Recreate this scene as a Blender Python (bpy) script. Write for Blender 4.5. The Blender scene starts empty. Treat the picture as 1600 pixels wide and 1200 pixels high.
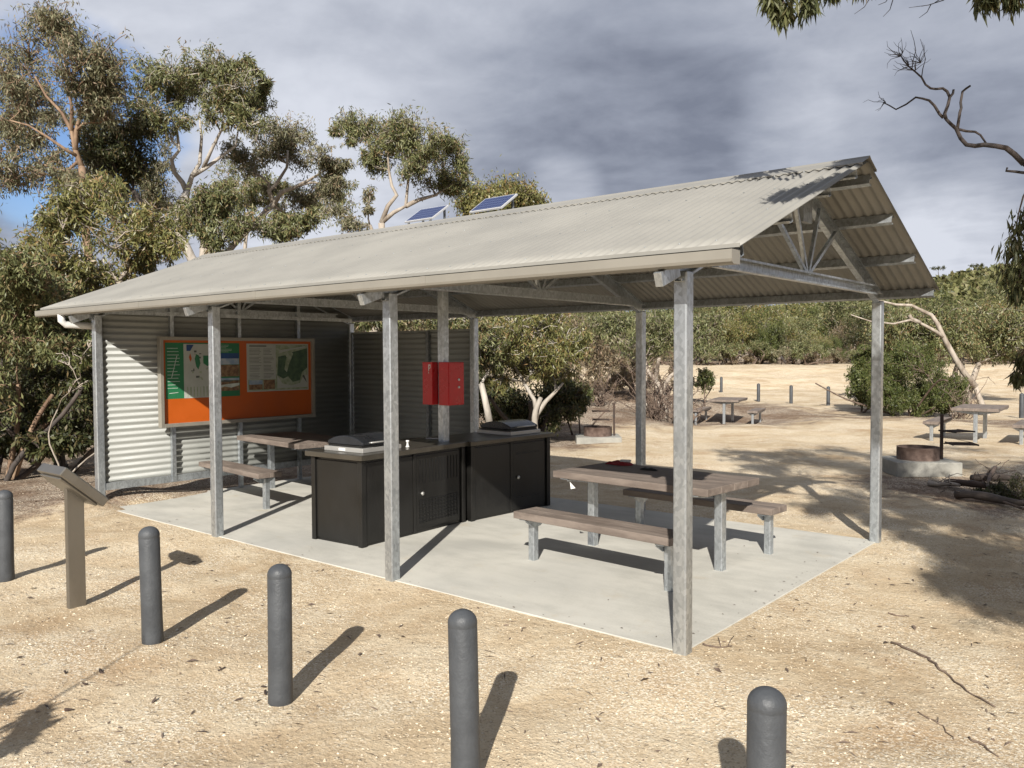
import bpy, math, random
import numpy as np
from mathutils import Vector, Matrix, Quaternion
R = math.radians
scene = bpy.context.scene
COL = scene.collection

# ------------------------------------------------------------------ camera
FPX, YAW, PITCH, ROLL = 1305.35, -0.69391, -0.035577, -0.004173
CAM = np.array([2.4066, -4.4952, 1.8])
_d = np.array([math.sin(YAW)*math.cos(PITCH), math.cos(YAW)*math.cos(PITCH), math.sin(PITCH)])
_r = np.array([math.cos(YAW), -math.sin(YAW), 0.0]); _u = np.cross(_r, _d)
_r2 = _r*math.cos(ROLL)+_u*math.sin(ROLL); _u2 = -_r*math.sin(ROLL)+_u*math.cos(ROLL)
FW = np.array([math.sin(YAW), math.cos(YAW), 0.0])
cam_data = bpy.data.cameras.new('camera'); cam = bpy.data.objects.new('camera', cam_data); COL.objects.link(cam)
M = Matrix(((_r2[0], _u2[0], -_d[0], CAM[0]), (_r2[1], _u2[1], -_d[1], CAM[1]), (_r2[2], _u2[2], -_d[2], CAM[2]), (0, 0, 0, 1)))
cam.matrix_world = M
cam_data.sensor_width = 36; cam_data.lens = 36*FPX/1600
cam_data.clip_start = 0.05; cam_data.clip_end = 3000
scene.camera = cam

def ray(px, py): return _d*FPX + _r2*(px-800) + _u2*(600-py)
def at(px, py, D):
    v = ray(px, py); return CAM + v*(D/float(v @ FW))
def gz(px, py, z=0.0):
    v = ray(px, py); return CAM + v*((z-CAM[2])/v[2])
def dirv(px, py):
    v = ray(px, py); return v/np.linalg.norm(v)

# ------------------------------------------------------------------ light
SUN_AZ, SUN_EL = R(149.4), R(31.2)
to_sun = Vector((math.sin(SUN_AZ)*math.cos(SUN_EL), math.cos(SUN_AZ)*math.cos(SUN_EL), math.sin(SUN_EL)))
sl = bpy.data.lights.new('sun', 'SUN'); so = bpy.data.objects.new('sun', sl); COL.objects.link(so)
sl.energy = 5.0; sl.angle = R(0.55); sl.color = (1.0, 0.95, 0.87)
so.rotation_mode = 'QUATERNION'; so.rotation_quaternion = (-to_sun).to_track_quat('-Z', 'Y')
scene.view_settings.view_transform = 'Standard'; scene.view_settings.look = 'None'
scene.view_settings.exposure = 0.76; scene.view_settings.gamma = 1
scene.view_settings.use_curve_mapping = False

world = bpy.data.worlds.new('World'); scene.world = world; world.use_nodes = True
class G:
    """tiny node-graph helper"""
    def __init__(s, nt): s.nt = nt; s.nt.nodes.clear()
    def n(s, t, **kw):
        nd = s.nt.nodes.new(t); ins = kw.pop('ins', {})
        for k, v in kw.items(): setattr(nd, k, v)
        for k, v in ins.items():
            if isinstance(v, bpy.types.NodeSocket): s.nt.links.new(v, nd.inputs[k])
            else: nd.inputs[k].default_value = v
        return nd
    def link(s, a, b): s.nt.links.new(a, b)
    def math(s, op, a, b=0.0, clamp=False):
        return s.n('ShaderNodeMath', operation=op, use_clamp=clamp, ins={0: a, 1: b}).outputs[0]
    def vmath(s, op, a, b=(0, 0, 0), out=0):
        return s.n('ShaderNodeVectorMath', operation=op, ins={0: a, 1: b}).outputs[out]
    def mr(s, v, a, b, c=0.0, d=1.0, smooth=True):
        return s.n('ShaderNodeMapRange', interpolation_type='SMOOTHSTEP' if smooth else 'LINEAR', ins={0: v, 1: a, 2: b, 3: c, 4: d}).outputs[0]
    def mix(s, f, a, b):
        nd = s.n('ShaderNodeMix', data_type='RGBA'); 
        for i, v in ((0, f), (6, a), (7, b)):
            if isinstance(v, bpy.types.NodeSocket): s.link(v, nd.inputs[i])
            else: nd.inputs[i].default_value = (*v, 1) if (i and len(v) == 3) else v
        return nd.outputs[2]
    def noise(s, vec, scale, detail=4, rough=0.55, dist=0.0):
        return s.n('ShaderNodeTexNoise', ins={'Vector': vec, 'Scale': scale, 'Detail': detail, 'Roughness': rough, 'Distortion': dist}).outputs[0]

g = G(world.node_tree)
out = g.n('ShaderNodeOutputWorld'); tc = g.n('ShaderNodeTexCoord').outputs['Generated']
sky = g.n('ShaderNodeTexSky', sky_type='NISHITA', sun_disc=False, sun_elevation=SUN_EL, sun_rotation=SUN_AZ, air_density=1.0, dust_density=0.3, ozone_density=2.0).outputs[0]
skyc = g.vmath('MULTIPLY', sky, (0.075, 0.085, 0.105))
sep = g.n('ShaderNodeSeparateXYZ', ins={0: tc})
zz = g.math('ADD', g.math('MAXIMUM', sep.outputs[2], 0.0), 0.16)
cx_ = g.math('DIVIDE', sep.outputs[0], zz); cy_ = g.math('DIVIDE', sep.outputs[1], zz)
uv = g.n('ShaderNodeCombineXYZ', ins={0: cx_, 1: cy_, 2: 0.3}).outputs[0]
def lobe(px, py, inner, outer):
    d = dirv(px, py)
    dt = g.vmath('DOT_PRODUCT', tc, tuple(float(x) for x in d), out=1)
    return g.mr(dt, math.cos(R(outer)), math.cos(R(inner)))
n1 = g.noise(uv, 0.9, 8, 0.52, 0.3); n2 = g.noise(uv, 2.6, 7, 0.55, 0.2); n3 = g.noise(tc, 7.0, 6, 0.55, 0.3)
base = g.math('ADD', g.math('MULTIPLY', n1, 0.36), g.math('MULTIPLY', n2, 0.20))
base = g.math('ADD', base, g.math('MULTIPLY', n3, 0.20))       # ~0.5 mean
base = g.math('ADD', base, 0.15)
n2b = g.noise(g.vmath('ADD', uv, (0.05, -0.04, 0.0)), 2.6, 7, 0.55, 0.2)
n4 = g.noise(uv, 6.0, 6, 0.6, 0.4)
base = g.math('ADD', base, g.math('MULTIPLY', g.math('SUBTRACT', n2b, n2), 0.45))
base = g.math('ADD', base, g.math('MULTIPLY', g.math('SUBTRACT', n4, 0.5), 0.04))
br = base
def addl(v, px, py, i, o, amt):
    return g.math('ADD', v, g.math('MULTIPLY', lobe(px, py, i, o), amt))
br = addl(br, 420, -30, 2, 24, 0.17)
br = addl(br, 20, 380, 1, 8, -0.10)
br = addl(br, 980, 265, 1, 13, -0.10)
br = addl(br, 760, 245, 1, 8, -0.06)
br = addl(br, 1180, 255, 1, 8, -0.05)
br = addl(br, 1420, 405, 0.3, 3, 0.12)
br = addl(br, 1480, 285, 1, 9, -0.13)
br = addl(br, 880, 300, 0, 3.2, 0.22)
br = addl(br, 1500, 392, 0.5, 6, 0.26)
br = addl(br, 1290, 235, 0, 7, 0.12)
br = addl(br, 1650, 80, 1, 20, 0.07)
br = addl(br, 520, 330, 1, 11, 0.14)
cc = g.n('ShaderNodeValToRGB', ins={0: br}); cr = cc.color_ramp
cr.elements[0].position = 0.36; cr.elements[0].color = (0.165, 0.185, 0.24, 1)
cr.elements[1].position = 0.82; cr.elements[1].color = (0.56, 0.585, 0.65, 1)
e = cr.elements.new(0.50); e.color = (0.27, 0.295, 0.36, 1)
e = cr.elements.new(0.64); e.color = (0.39, 0.415, 0.48, 1)
gap = g.math('ADD', g.math('MULTIPLY', lobe(120, 200, 1, 9.5), 0.62), g.math('MULTIPLY', n3, 0.9))
gap = g.math('MULTIPLY', g.math('MULTIPLY', g.mr(gap, 0.72, 1.0), lobe(120, 205, 3, 10)), 0.95)
col = g.mix(gap, cc.outputs[0], skyc)
bg = g.n('ShaderNodeBackground', ins={0: col, 1: 0.74})
g.link(bg.outputs[0], out.inputs[0])

# ------------------------------------------------------------------ materials
MAT = {}
K = 0.74        # overall albedo level of the painted, mineral and metal surfaces
def new_mat(name):
    m = bpy.data.materials.new(name); m.use_nodes = True; MAT[name] = m
    gg = G(m.node_tree); o = gg.n('ShaderNodeOutputMaterial'); b = gg.n('ShaderNodeBsdfPrincipled'); gg.link(b.outputs[0], o.inputs[0])
    return m, gg, b, o
def simple(name, c, rough=0.6, metal=0.0, var=0.15, scale=8.0, bump=0.0, bscale=60.0, c2=None, detail=6, vec_scale=(1, 1, 1), spec=0.5):
    m, q, b, o = new_mat(name)
    t = q.n('ShaderNodeTexCoord').outputs['Object']
    if vec_scale != (1, 1, 1): t = q.vmath('MULTIPLY', t, vec_scale)
    nz = q.noise(t, scale, detail, 0.6)
    c = tuple(x*K for x in c); c2 = tuple(x*K for x in c2) if c2 else None
    if c2 is None: lo = tuple(x*(1-var) for x in c); hi = tuple(min(1, x*(1+var)) for x in c)
    else: lo, hi = c, c2
    f = q.mr(nz, 0.32, 0.68)
    q.link(q.mix(f, lo, hi), b.inputs['Base Color'])
    b.inputs['Roughness'].default_value = rough; b.inputs['Metallic'].default_value = metal
    b.inputs['Specular IOR Level'].default_value = spec
    q.link(q.mr(nz, 0.3, 0.7, rough*0.85, min(1, rough*1.15)), b.inputs['Roughness'])
    if bump:
        bp = q.n('ShaderNodeBump', ins={'Strength': bump, 'Distance': 0.01, 'Height': q.noise(t, bscale, 5, 0.6)})
        q.link(bp.outputs[0], b.inputs['Normal'])
    return m
def galv(name, base=(0.42, 0.45, 0.47), metal=0.55, rough=0.42):
    m, q, b, o = new_mat(name)
    t = q.n('ShaderNodeTexCoord').outputs['Object']
    vo = q.n('ShaderNodeTexVoronoi', ins={'Vector': q.vmath('MULTIPLY', t, (1, 1, .6)), 'Scale': 55.0}).outputs['Color']
    sp = q.n('ShaderNodeSeparateColor', ins={0: vo}).outputs[0]
    nz = q.noise(t, 5.0, 6, 0.65); st = q.noise(q.vmath('MULTIPLY', t, (14, 14, 1.2)), 1.0, 4, 0.6)
    f = q.math('ADD', q.math('MULTIPLY', sp, 0.2), q.math('ADD', q.math('MULTIPLY', nz, 0.5), q.math('MULTIPLY', st, 0.35)))
    base = tuple(x*K for x in base)
    lo = tuple(x*0.66 for x in base); hi = tuple(x*1.25 for x in base)
    q.link(q.mix(q.mr(f, 0.28, 0.75), lo, hi), b.inputs['Base Color'])
    b.inputs['Metallic'].default_value = metal
    q.link(q.mr(f, 0.3, 0.8, rough*1.2, rough*0.8), b.inputs['Roughness'])
    bp = q.n('ShaderNodeBump', ins={'Strength': 0.15, 'Distance': 0.004, 'Height': nz}); q.link(bp.outputs[0], b.inputs['Normal'])
    return m
galv('galvanised', (0.60, 0.64, 0.67), 0.82, 0.36); galv('galvanised_dull', (0.36, 0.38, 0.39), 0.6, 0.45); simple('stainless', (0.33, 0.31, 0.275), 0.34, 0.85, 0.10, 3.0, vec_scale=(1, 1, .3))
simple('brushed_steel', (0.62, 0.61, 0.58), 0.4, 0.6, 0.08, 4.0)
simple('roof_paint', (0.300, 0.290, 0.262), 0.55, 0.0, 0.07, 1.3, 0.03, 30)
simple('wall_paint', (0.28, 0.287, 0.268), 0.5, 0.0, 0.06, 2.0)
simple('gutter_paint', (0.275, 0.258, 0.222), 0.42, 0.0, 0.05, 2.0)
simple('frame_alloy', (0.40, 0.37, 0.31), 0.45, 0.4, 0.08, 4)
simple('dark_gap', (0.02, 0.02, 0.02), 0.8)
simple('plank', (0.165, 0.13, 0.108), 0.75, 0, c2=(0.26, 0.21, 0.175), scale=3.0, bump=0.35, bscale=120, vec_scale=(1, 5, 5))
simple('bollard_plastic', (0.062, 0.067, 0.074), 0.5, 0, c2=(0.084, 0.090, 0.098), scale=7, bump=0.3, bscale=70, spec=0.35)
simple('black_cabinet', (0.011, 0.0105, 0.0095), 0.36, 0.0, 0.25, 3.0, 0.04, 40)
simple('black_mesh', (0.008, 0.008, 0.008), 0.5)
simple('dark_lid', (0.05, 0.055, 0.065), 0.3, 0.6, 0.15, 5)
simple('counter_steel', (0.16, 0.145, 0.12), 0.34, 0.75, 0.12, 4)
simple('red_paint', (0.62, 0.010, 0.014), 0.3, 0, 0.08, 4)
simple('white_plastic', (0.78, 0.78, 0.76), 0.4, 0, 0.05)
simple('orange_board', (0.56, 0.105, 0.004), 0.5, 0, 0.05, 3)
simple('poster_green', (0.02, 0.19, 0.075), 0.5, 0, 0.08, 5)
simple('poster_dark_green', (0.05, 0.10, 0.06), 0.5, 0, c2=(0.10, 0.17, 0.09), scale=14)
simple('poster_white', (0.50, 0.52, 0.47), 0.5, 0, 0.06, 5)
simple('poster_land', (0.26, 0.33, 0.20), 0.5, 0, c2=(0.45, 0.5, 0.38), scale=12)
simple('poster_blue', (0.02, 0.07, 0.22), 0.5, 0, 0.2, 5)
simple('poster_sky', (0.25, 0.36, 0.5), 0.5, 0, c2=(0.5, .55, .6), scale=9)
simple('poster_rock', (0.13, 0.06, 0.03), 0.5, 0, c2=(0.35, 0.22, 0.11), scale=18)
simple('ink', (0.10, 0.11, 0.10), 0.6)
simple('light_ink_and_glint', (0.6, 0.66, 0.6), 0.6)
simple('solar_frame', (0.72, 0.73, 0.75), 0.35, 0.3, 0.04)
simple('rust', (0.09, 0.055, 0.042), 0.85, 0.1, c2=(0.20, 0.14, 0.115), scale=9, bump=0.3)
simple('dark_rust', (0.035, 0.025, 0.02), 0.85, 0.1, c2=(0.09, 0.055, 0.04), scale=9)
simple('pit_concrete', (0.33, 0.32, 0.285), 0.9, 0, 0.15, 6, 0.4, 40)
simple('ash', (0.06, 0.055, 0.05), 0.95, 0, 0.4, 12, 0.5, 40)
simple('bark_pale', (0.24, 0.19, 0.145), 0.85, 0, c2=(0.50, 0.44, 0.37), scale=2.2, bump=0.5, bscale=18, vec_scale=(2.5, 2.5, 0.8))
simple('bark_rust', (0.15, 0.085, 0.05), 0.85, 0, c2=(0.42, 0.29, 0.19), scale=2.0, bump=0.5, bscale=18, vec_scale=(2.5, 2.5, 0.8))
simple('bark_white', (0.34, 0.30, 0.25), 0.8, 0, c2=(0.56, 0.51, 0.45), scale=2.5, bump=0.4, bscale=18, vec_scale=(2.5, 2.5, 0.8))
simple('bark_dark', (0.045, 0.038, 0.035), 0.9, 0, c2=(0.12, 0.095, 0.08), scale=4, bump=0.5, bscale=25)
simple('bark_charred', (0.022, 0.018, 0.018), 0.9, 0, c2=(0.07, 0.055, 0.05), scale=9, bump=0.5, bscale=25)
simple('twig_brown', (0.09, 0.06, 0.045), 0.85, 0, c2=(0.22, 0.16, 0.12), scale=10)
simple('cloth_red', (0.30, 0.02, 0.025), 0.8, 0, 0.2, 20, 0.4, 60)
simple('cloth_dark', (0.02, 0.02, 0.022), 0.8, 0, 0.2, 20)
simple('paper', (0.7, 0.7, 0.66), 0.7)
simple('pebble', (0.45, 0.36, 0.25), 0.9, 0, c2=(0.86, 0.77, 0.60), scale=40)

def concrete():
    m, q, b, o = new_mat('concrete')
    t = q.n('ShaderNodeTexCoord').outputs['Object']
    a = q.noise(t, 0.9, 6, 0.6, 0.6); c = q.noise(q.vmath('MULTIPLY', t, (1, 3, 1)), 2.0, 5, 0.6); d = q.noise(t, 60, 4, 0.6)
    f = q.math('ADD', q.math('MULTIPLY', a, 0.6), q.math('ADD', q.math('MULTIPLY', c, 0.3), q.math('MULTIPLY', d, 0.15)))
    cl = q.mix(q.mr(f, 0.38, 0.66), (0.47, 0.458, 0.41), (0.645, 0.625, 0.56))
    st = q.mr(q.noise(t, 2.3, 6, 0.72), 0.56, 0.74)
    cl = q.mix(q.math('MULTIPLY', st, 0.4), cl, (0.52, 0.42, 0.27))
    cl = q.mix(q.math('MULTIPLY', q.mr(q.noise(t, 0.55, 4, 0.5), 0.5, 0.7), 0.35), cl, (0.42, 0.42, 0.40))
    cl = q.vmath('MULTIPLY', cl, (K, K, K))
    q.link(cl, b.inputs['Base Color']); b.inputs['Roughness'].default_value = 0.85
    bp = q.n('ShaderNodeBump', ins={'Strength': 0.25, 'Distance': 0.005, 'Height': q.math('ADD', d, q.math('MULTIPLY', c, .6))}); q.link(bp.outputs[0], b.inputs['Normal'])
concrete()

def sand(name, light=1.0):
    m, q, b, o = new_mat(name)
    t = q.n('ShaderNodeTexCoord').outputs['Object']
    big = q.noise(t, 0.45, 6, 0.6, 0.4); mid = q.noise(t, 2.6, 7, 0.65, 0.3); fine = q.noise(t, 22.0, 6, 0.7); gr = q.noise(t, 95.0, 4, 0.7)
    c = q.mix(q.mr(big, 0.35, 0.65), (0.45*light, 0.342*light, 0.218*light), (0.61*light, 0.49*light, 0.335*light))
    c = q.mix(q.math('MULTIPLY', q.mr(mid, 0.42, 0.68), 0.55), c, (0.68*light, 0.585*light, 0.43*light))
    c = q.mix(q.math('MULTIPLY', q.mr(q.noise(t, 1.1, 5, 0.6), 0.5, 0.72), 0.6), c, (0.40, 0.265, 0.15))
    c = q.mix(q.math('MULTIPLY', q.mr(fine, 0.56, 0.75), 0.45), c, (0.78, 0.70, 0.55))
    c = q.mix(q.math('MULTIPLY', q.mr(fine, 0.46, 0.30), 0.30), c, (0.24, 0.16, 0.095))
    vo = q.n('ShaderNodeTexVoronoi', ins={'Vector': q.vmath('ADD', t, q.vmath('MULTIPLY', q.n('ShaderNodeTexNoise', ins={'Vector': t, 'Scale': 30.0}).outputs['Color'], (.03, .03, .03))), 'Scale': 42.0, 'Randomness': 1.0})
    rnd = q.n('ShaderNodeSeparateColor', ins={0: vo.outputs['Color']}).outputs[0]
    stone = q.math('MULTIPLY', q.mr(vo.outputs['Distance'], 0.45, 0.25), q.mr(rnd, 0.62, 0.82))
    gm = q.mr(q.noise(t, 0.8, 5, 0.6), 0.40, 0.60)
    c = q.mix(q.math('MULTIPLY', stone, q.math('ADD', q.math('MULTIPLY', gm, 0.6), 0.25)), c, (0.80, 0.74, 0.60))
    c = q.mix(q.math('MULTIPLY', q.mr(gr, 0.45, 0.3), 0.4), c, (0.2, 0.14, 0.09))
    at_ = q.n('ShaderNodeAttribute', attribute_name='litter').outputs['Fac']
    ln = q.noise(t, 1.8, 7, 0.7, 0.5)
    lf = q.mr(q.math('ADD', at_, q.math('MULTIPLY', q.math('SUBTRACT', ln, 0.5), 1.6)), 0.3, 0.75)
    lit = q.mix(q.mr(fine, 0.35, 0.65), (0.085, 0.055, 0.038), (0.27, 0.19, 0.13))
    lit = q.mix(q.math('MULTIPLY', q.mr(q.noise(t, 9, 5, .7), 0.5, 0.62), 0.6), lit, (0.33, 0.25, 0.19))
    c = q.vmath('MULTIPLY', q.mix(lf, c, lit), (K*1.20, K*1.20, K*1.19))
    q.link(c, b.inputs['Base Color']); b.inputs['Roughness'].default_value = 0.95; b.inputs['Specular IOR Level'].default_value = 0.15
    v2 = q.n('ShaderNodeTexVoronoi', ins={'Vector': t, 'Scale': 110.0, 'Randomness': 1.0})
    r2 = q.n('ShaderNodeSeparateColor', ins={0: v2.outputs['Color']}).outputs[0]
    c = q.mix(q.math('MULTIPLY', q.math('MULTIPLY', q.mr(r2, 0.6, 0.9), 0.75), gm), c, (0.72, 0.66, 0.54)); c = q.mix(q.math('MULTIPLY', q.mr(r2, 0.18, 0.05), 0.4), c, (0.16, 0.11, 0.07))
    q.link(c, b.inputs['Base Color'])
    h = q.math('ADD', q.math('MULTIPLY', mid, 1.6), q.math('ADD', q.math('MULTIPLY', fine, 0.7), q.math('ADD', q.math('MULTIPLY', gr, 0.18), q.math('MULTIPLY', stone, 0.22))))
    bp = q.n('ShaderNodeBump', ins={'Strength': 0.75, 'Distance': 0.03, 'Height': h}); q.link(bp.outputs[0], b.inputs['Normal'])
sand('sand'); sand('road_sand', 1.14)

def leafmat(name, a, b_, c_, rough=0.5, trans=0.25):
    m, q, b, o = new_mat(name)
    t = q.n('ShaderNodeTexCoord').outputs['Object']
    rnd = q.n('ShaderNodeNewGeometry').outputs['Random Per Island']
    nz = q.noise(t, 1.6, 3, 0.6)
    f = q.math('ADD', q.math('MULTIPLY', rnd, 0.6), q.math('MULTIPLY', nz, 0.6))
    cl = q.mix(q.mr(f, 0.3, 0.85, smooth=False), a, b_)
    cl = q.mix(q.math('MULTIPLY', q.mr(q.math('ADD', rnd, q.math('MULTIPLY', q.noise(t, 3.1, 2, .5), .8)), 1.1, 1.42), .8), cl, c_)
    q.link(cl, b.inputs['Base Color']); b.inputs['Roughness'].default_value = rough; b.inputs['Specular IOR Level'].default_value = 0.4
    tr = q.n('ShaderNodeBsdfTranslucent', ins={0: cl}); mx = q.n('ShaderNodeMixShader', ins={0: trans, 1: b.outputs[0], 2: tr.outputs[0]})
    q.link(mx.outputs[0], o.inputs[0])
leafmat('leaf_olive', (0.080, 0.092, 0.036), (0.215, 0.222, 0.095), (0.24, 0.145, 0.08), .48)
leafmat('leaf_grey', (0.095, 0.098, 0.05), (0.245, 0.232, 0.138), (0.24, 0.16, 0.105), .5)
leafmat('leaf_gold', (0.092, 0.100, 0.034), (0.24, 0.228, 0.082), (0.25, 0.14, 0.07), .42)
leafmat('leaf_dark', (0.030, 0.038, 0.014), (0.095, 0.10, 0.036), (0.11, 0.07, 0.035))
leafmat('leaf_near', (0.035, 0.045, 0.018), (0.12, 0.125, 0.05), (0.12, 0.085, 0.045))
leafmat('leaf_fresh', (0.042, 0.058, 0.016), (0.135, 0.155, 0.045), (0.13, 0.12, 0.045))
leafmat('leaf_scrub', (0.078, 0.092, 0.036), (0.215, 0.222, 0.098), (0.22, 0.18, 0.11))
leafmat('leaf_hill', (0.062, 0.070, 0.026), (0.20, 0.195, 0.075), (0.16, 0.13, 0.07))
leafmat('leaf_dry', (0.12, 0.095, 0.055), (0.28, 0.22, 0.14), (0.2, 0.12, 0.08))

def solar_mat():
    m, q, b, o = new_mat('solar_cells')
    t = q.n('ShaderNodeTexCoord').outputs['Object']; s = q.n('ShaderNodeSeparateXYZ', ins={0: t})
    def ln(v, p, w): return q.math('LESS_THAN', q.math('ABSOLUTE', q.math('SUBTRACT', q.math('FRACT', q.math('DIVIDE', v, p)), 0.5)), w)
    l = q.math('MAXIMUM', ln(s.outputs[0], 0.042, 0.05), ln(s.outputs[1], 0.062, 0.06))
    q.link(q.mix(l, (0.006, 0.014, 0.07), (0.07, 0.10, 0.19)), b.inputs['Base Color']); b.inputs['Roughness'].default_value = 0.3; b.inputs['Specular IOR Level'].default_value = 0.25
solar_mat()

# ------------------------------------------------------------------ mesh helpers
class MB:
    def __init__(s): s.v = []; s.f = []; s.sm = []; s.mi = []
    def add(s, vs, fs, smooth=False, mi=0):
        o = len(s.v); s.v += [tuple(float(a) for a in p) for p in vs]
        for f in fs: s.f.append(tuple(i+o for i in f)); s.sm.append(smooth); s.mi.append(mi)
        return s
    def box(s, x0, x1, y0, y1, z0, z1, mi=0, mat=None):
        vs = [(x, y, z) for z in (z0, z1) for y in (y0, y1) for x in (x0, x1)]
        if mat is not None: vs = [tuple(mat @ Vector(p)) for p in vs]
        return s.add(vs, [(0, 2, 3, 1), (4, 5, 7, 6), (0, 1, 5, 4), (2, 6, 7, 3), (0, 4, 6, 2), (1, 3, 7, 5)], False, mi)
    def beam(s, a, b, w, h, up=(0, 0, 1), mi=0):
        a = Vector(a); b = Vector(b); d = (b-a).normalized(); side = d.cross(Vector(up)).normalized(); u = side.cross(d)
        vs = []
        for p in (a, b):
            for (i, j) in ((-1, -1), (1, -1), (1, 1), (-1, 1)): vs.append(p+side*(i*w/2)+u*(j*h/2))
        return s.add(vs, [(0, 3, 2, 1), (4, 5, 6, 7), (0, 1, 5, 4), (1, 2, 6, 5), (2, 3, 7, 6), (3, 0, 4, 7)], False, mi)
    def cbeam(s, a, b, w, h, t=0.004, up=(0, 0, 1), flip=1, lip=0.015):
        """open C-section purlin: web on one side, two flanges and lips"""
        a = Vector(a); b = Vector(b); d = (b-a).normalized(); side = d.cross(Vector(up)).normalized()*flip; u = side.cross(d)*flip
        if u.dot(Vector(up)) < 0: u = -u
        prof = [(w/2, h/2-lip), (w/2, h/2), (-w/2, h/2), (-w/2, -h/2), (w/2, -h/2), (w/2, -h/2+lip),
                (w/2-t, -h/2+lip), (w/2-t, -h/2+t), (-w/2+t, -h/2+t), (-w/2+t, h/2-t), (w/2-t, h/2-t), (w/2-t, h/2-lip)]
        n = len(prof); vs = [p+side*i+u*j for p in (a, b) for (i, j) in prof]
        fs = [(k, (k+1) % n, (k+1) % n+n, k+n) for k in range(n)]
        for o in (0, n):
            for q in ((0, 1, 10, 11), (1, 2, 9, 10), (2, 3, 8, 9), (3, 4, 7, 8), (4, 5, 6, 7)): fs.append(tuple(o+k for k in q))
        return s.add(vs, fs)
    def tube(s, pts, rad, n=8, cap=True, mi=0):
        pts = [Vector(p) for p in pts]; m = len(pts)
        if not hasattr(rad, '__len__'): rad = [rad]*m
        vs = []; ref = None
        for i, p in enumerate(pts):
            d = (pts[min(i+1, m-1)]-pts[max(i-1, 0)])
            if d.length < 1e-9: d = Vector((0, 0, 1))
            d.normalize()
            if ref is None: ref = d.orthogonal().normalized()
            ref = (ref-d*ref.dot(d))
            if ref.length < 1e-6: ref = d.orthogonal()
            ref.normalize(); w = d.cross(ref)
            for k in range(n):
                a = 2*math.pi*k/n; vs.append(p+(ref*math.cos(a)+w*math.sin(a))*rad[i])
        fs = [(i*n+k, i*n+(k+1) % n, (i+1)*n+(k+1) % n, (i+1)*n+k) for i in range(m-1) for k in range(n)]
        if cap: fs += [tuple(range(n-1, -1, -1)), tuple((m-1)*n+k for k in range(n))]
        return s.add(vs, fs, True, mi)
    def lathe(s, prof, n=24, c=(0, 0, 0), mi=0):
        vs = []; m = len(prof)
        for (r, z) in prof:
            for k in range(n):
                a = 2*math.pi*k/n; vs.append((c[0]+r*math.cos(a), c[1]+r*math.sin(a), c[2]+z))
        fs = [(i*n+k, i*n+(k+1) % n, (i+1)*n+(k+1) % n, (i+1)*n+k) for i in range(m-1) for k in range(n)]
        return s.add(vs, fs, True, mi)
    def prism(s, prof, x0, x1, axis='x', mi=0, smooth=False):
        """extrude a closed profile [(a,b)] along an axis"""
        n = len(prof); vs = []
        for x in (x0, x1):
            for (a, b) in prof:
                vs.append((x, a, b) if axis == 'x' else ((a, x, b) if axis == 'y' else (a, b, x)))
        fs = [(k, (k+1) % n, (k+1) % n+n, k+n) for k in range(n)]
        return s.add(vs, fs+[tuple(range(n-1, -1, -1)), tuple(range(n, 2*n))], smooth, mi)
    def build(s, name, mats, parent=None, bevel=0, seg=2, loc=None, rot=None):
        me = bpy.data.meshes.new(name); me.from_pydata(s.v, [], s.f)
        me.polygons.foreach_set('use_smooth', s.sm); me.polygons.foreach_set('material_index', s.mi)
        for m in ([mats] if isinstance(mats, str) else mats): me.materials.append(MAT[m])
        me.update(); o = bpy.data.objects.new(name, me); COL.objects.link(o)
        if parent: o.parent = parent
        if loc: o.location = loc
        if rot: o.rotation_euler = rot
        if bevel:
            b = o.modifiers.new('bevel', 'BEVEL'); b.width = bevel; b.segments = seg; b.limit_method = 'ANGLE'; b.angle_limit = R(40)
        return o

def quads_obj(name, V, mats, parent=None, tri=False):
    """V: (n,4,3) array of separate quads"""
    V = np.asarray(V, dtype=np.float32); n = len(V); k = V.shape[1]
    me = bpy.data.meshes.new(name); me.vertices.add(n*k); me.vertices.foreach_set('co', V.reshape(-1))
    me.loops.add(n*k); me.loops.foreach_set('vertex_index', np.arange(n*k, dtype=np.int32))
    me.polygons.add(n); me.polygons.foreach_set('loop_start', np.arange(0, n*k, k, dtype=np.int32))
    me.update(calc_edges=True); me.materials.append(MAT[mats])
    o = bpy.data.objects.new(name, me); COL.objects.link(o)
    if parent: o.parent = parent
    return o

def tag(o, label=None, cat=None, group=None, kind=None):
    if label: o['label'] = label
    if cat: o['category'] = cat
    if group: o['group'] = group
    if kind: o['kind'] = kind
    return o
def empty(name, loc, rz=0.0, label=None, cat=None, group=None):
    o = bpy.data.objects.new(name, None); COL.objects.link(o); o.location = [float(a) for a in loc]; o.rotation_euler = (0, 0, rz)
    o.empty_display_size = 0.2
    return tag(o, label, cat, group)
KIDS = {}
def copy_tree(o, parent=None):
    c = o.copy(); COL.objects.link(c)
    if parent: c.parent = parent
    for ch in [x for x in bpy.data.objects if x.parent == o]: copy_tree(ch, c)
    return c

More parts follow.
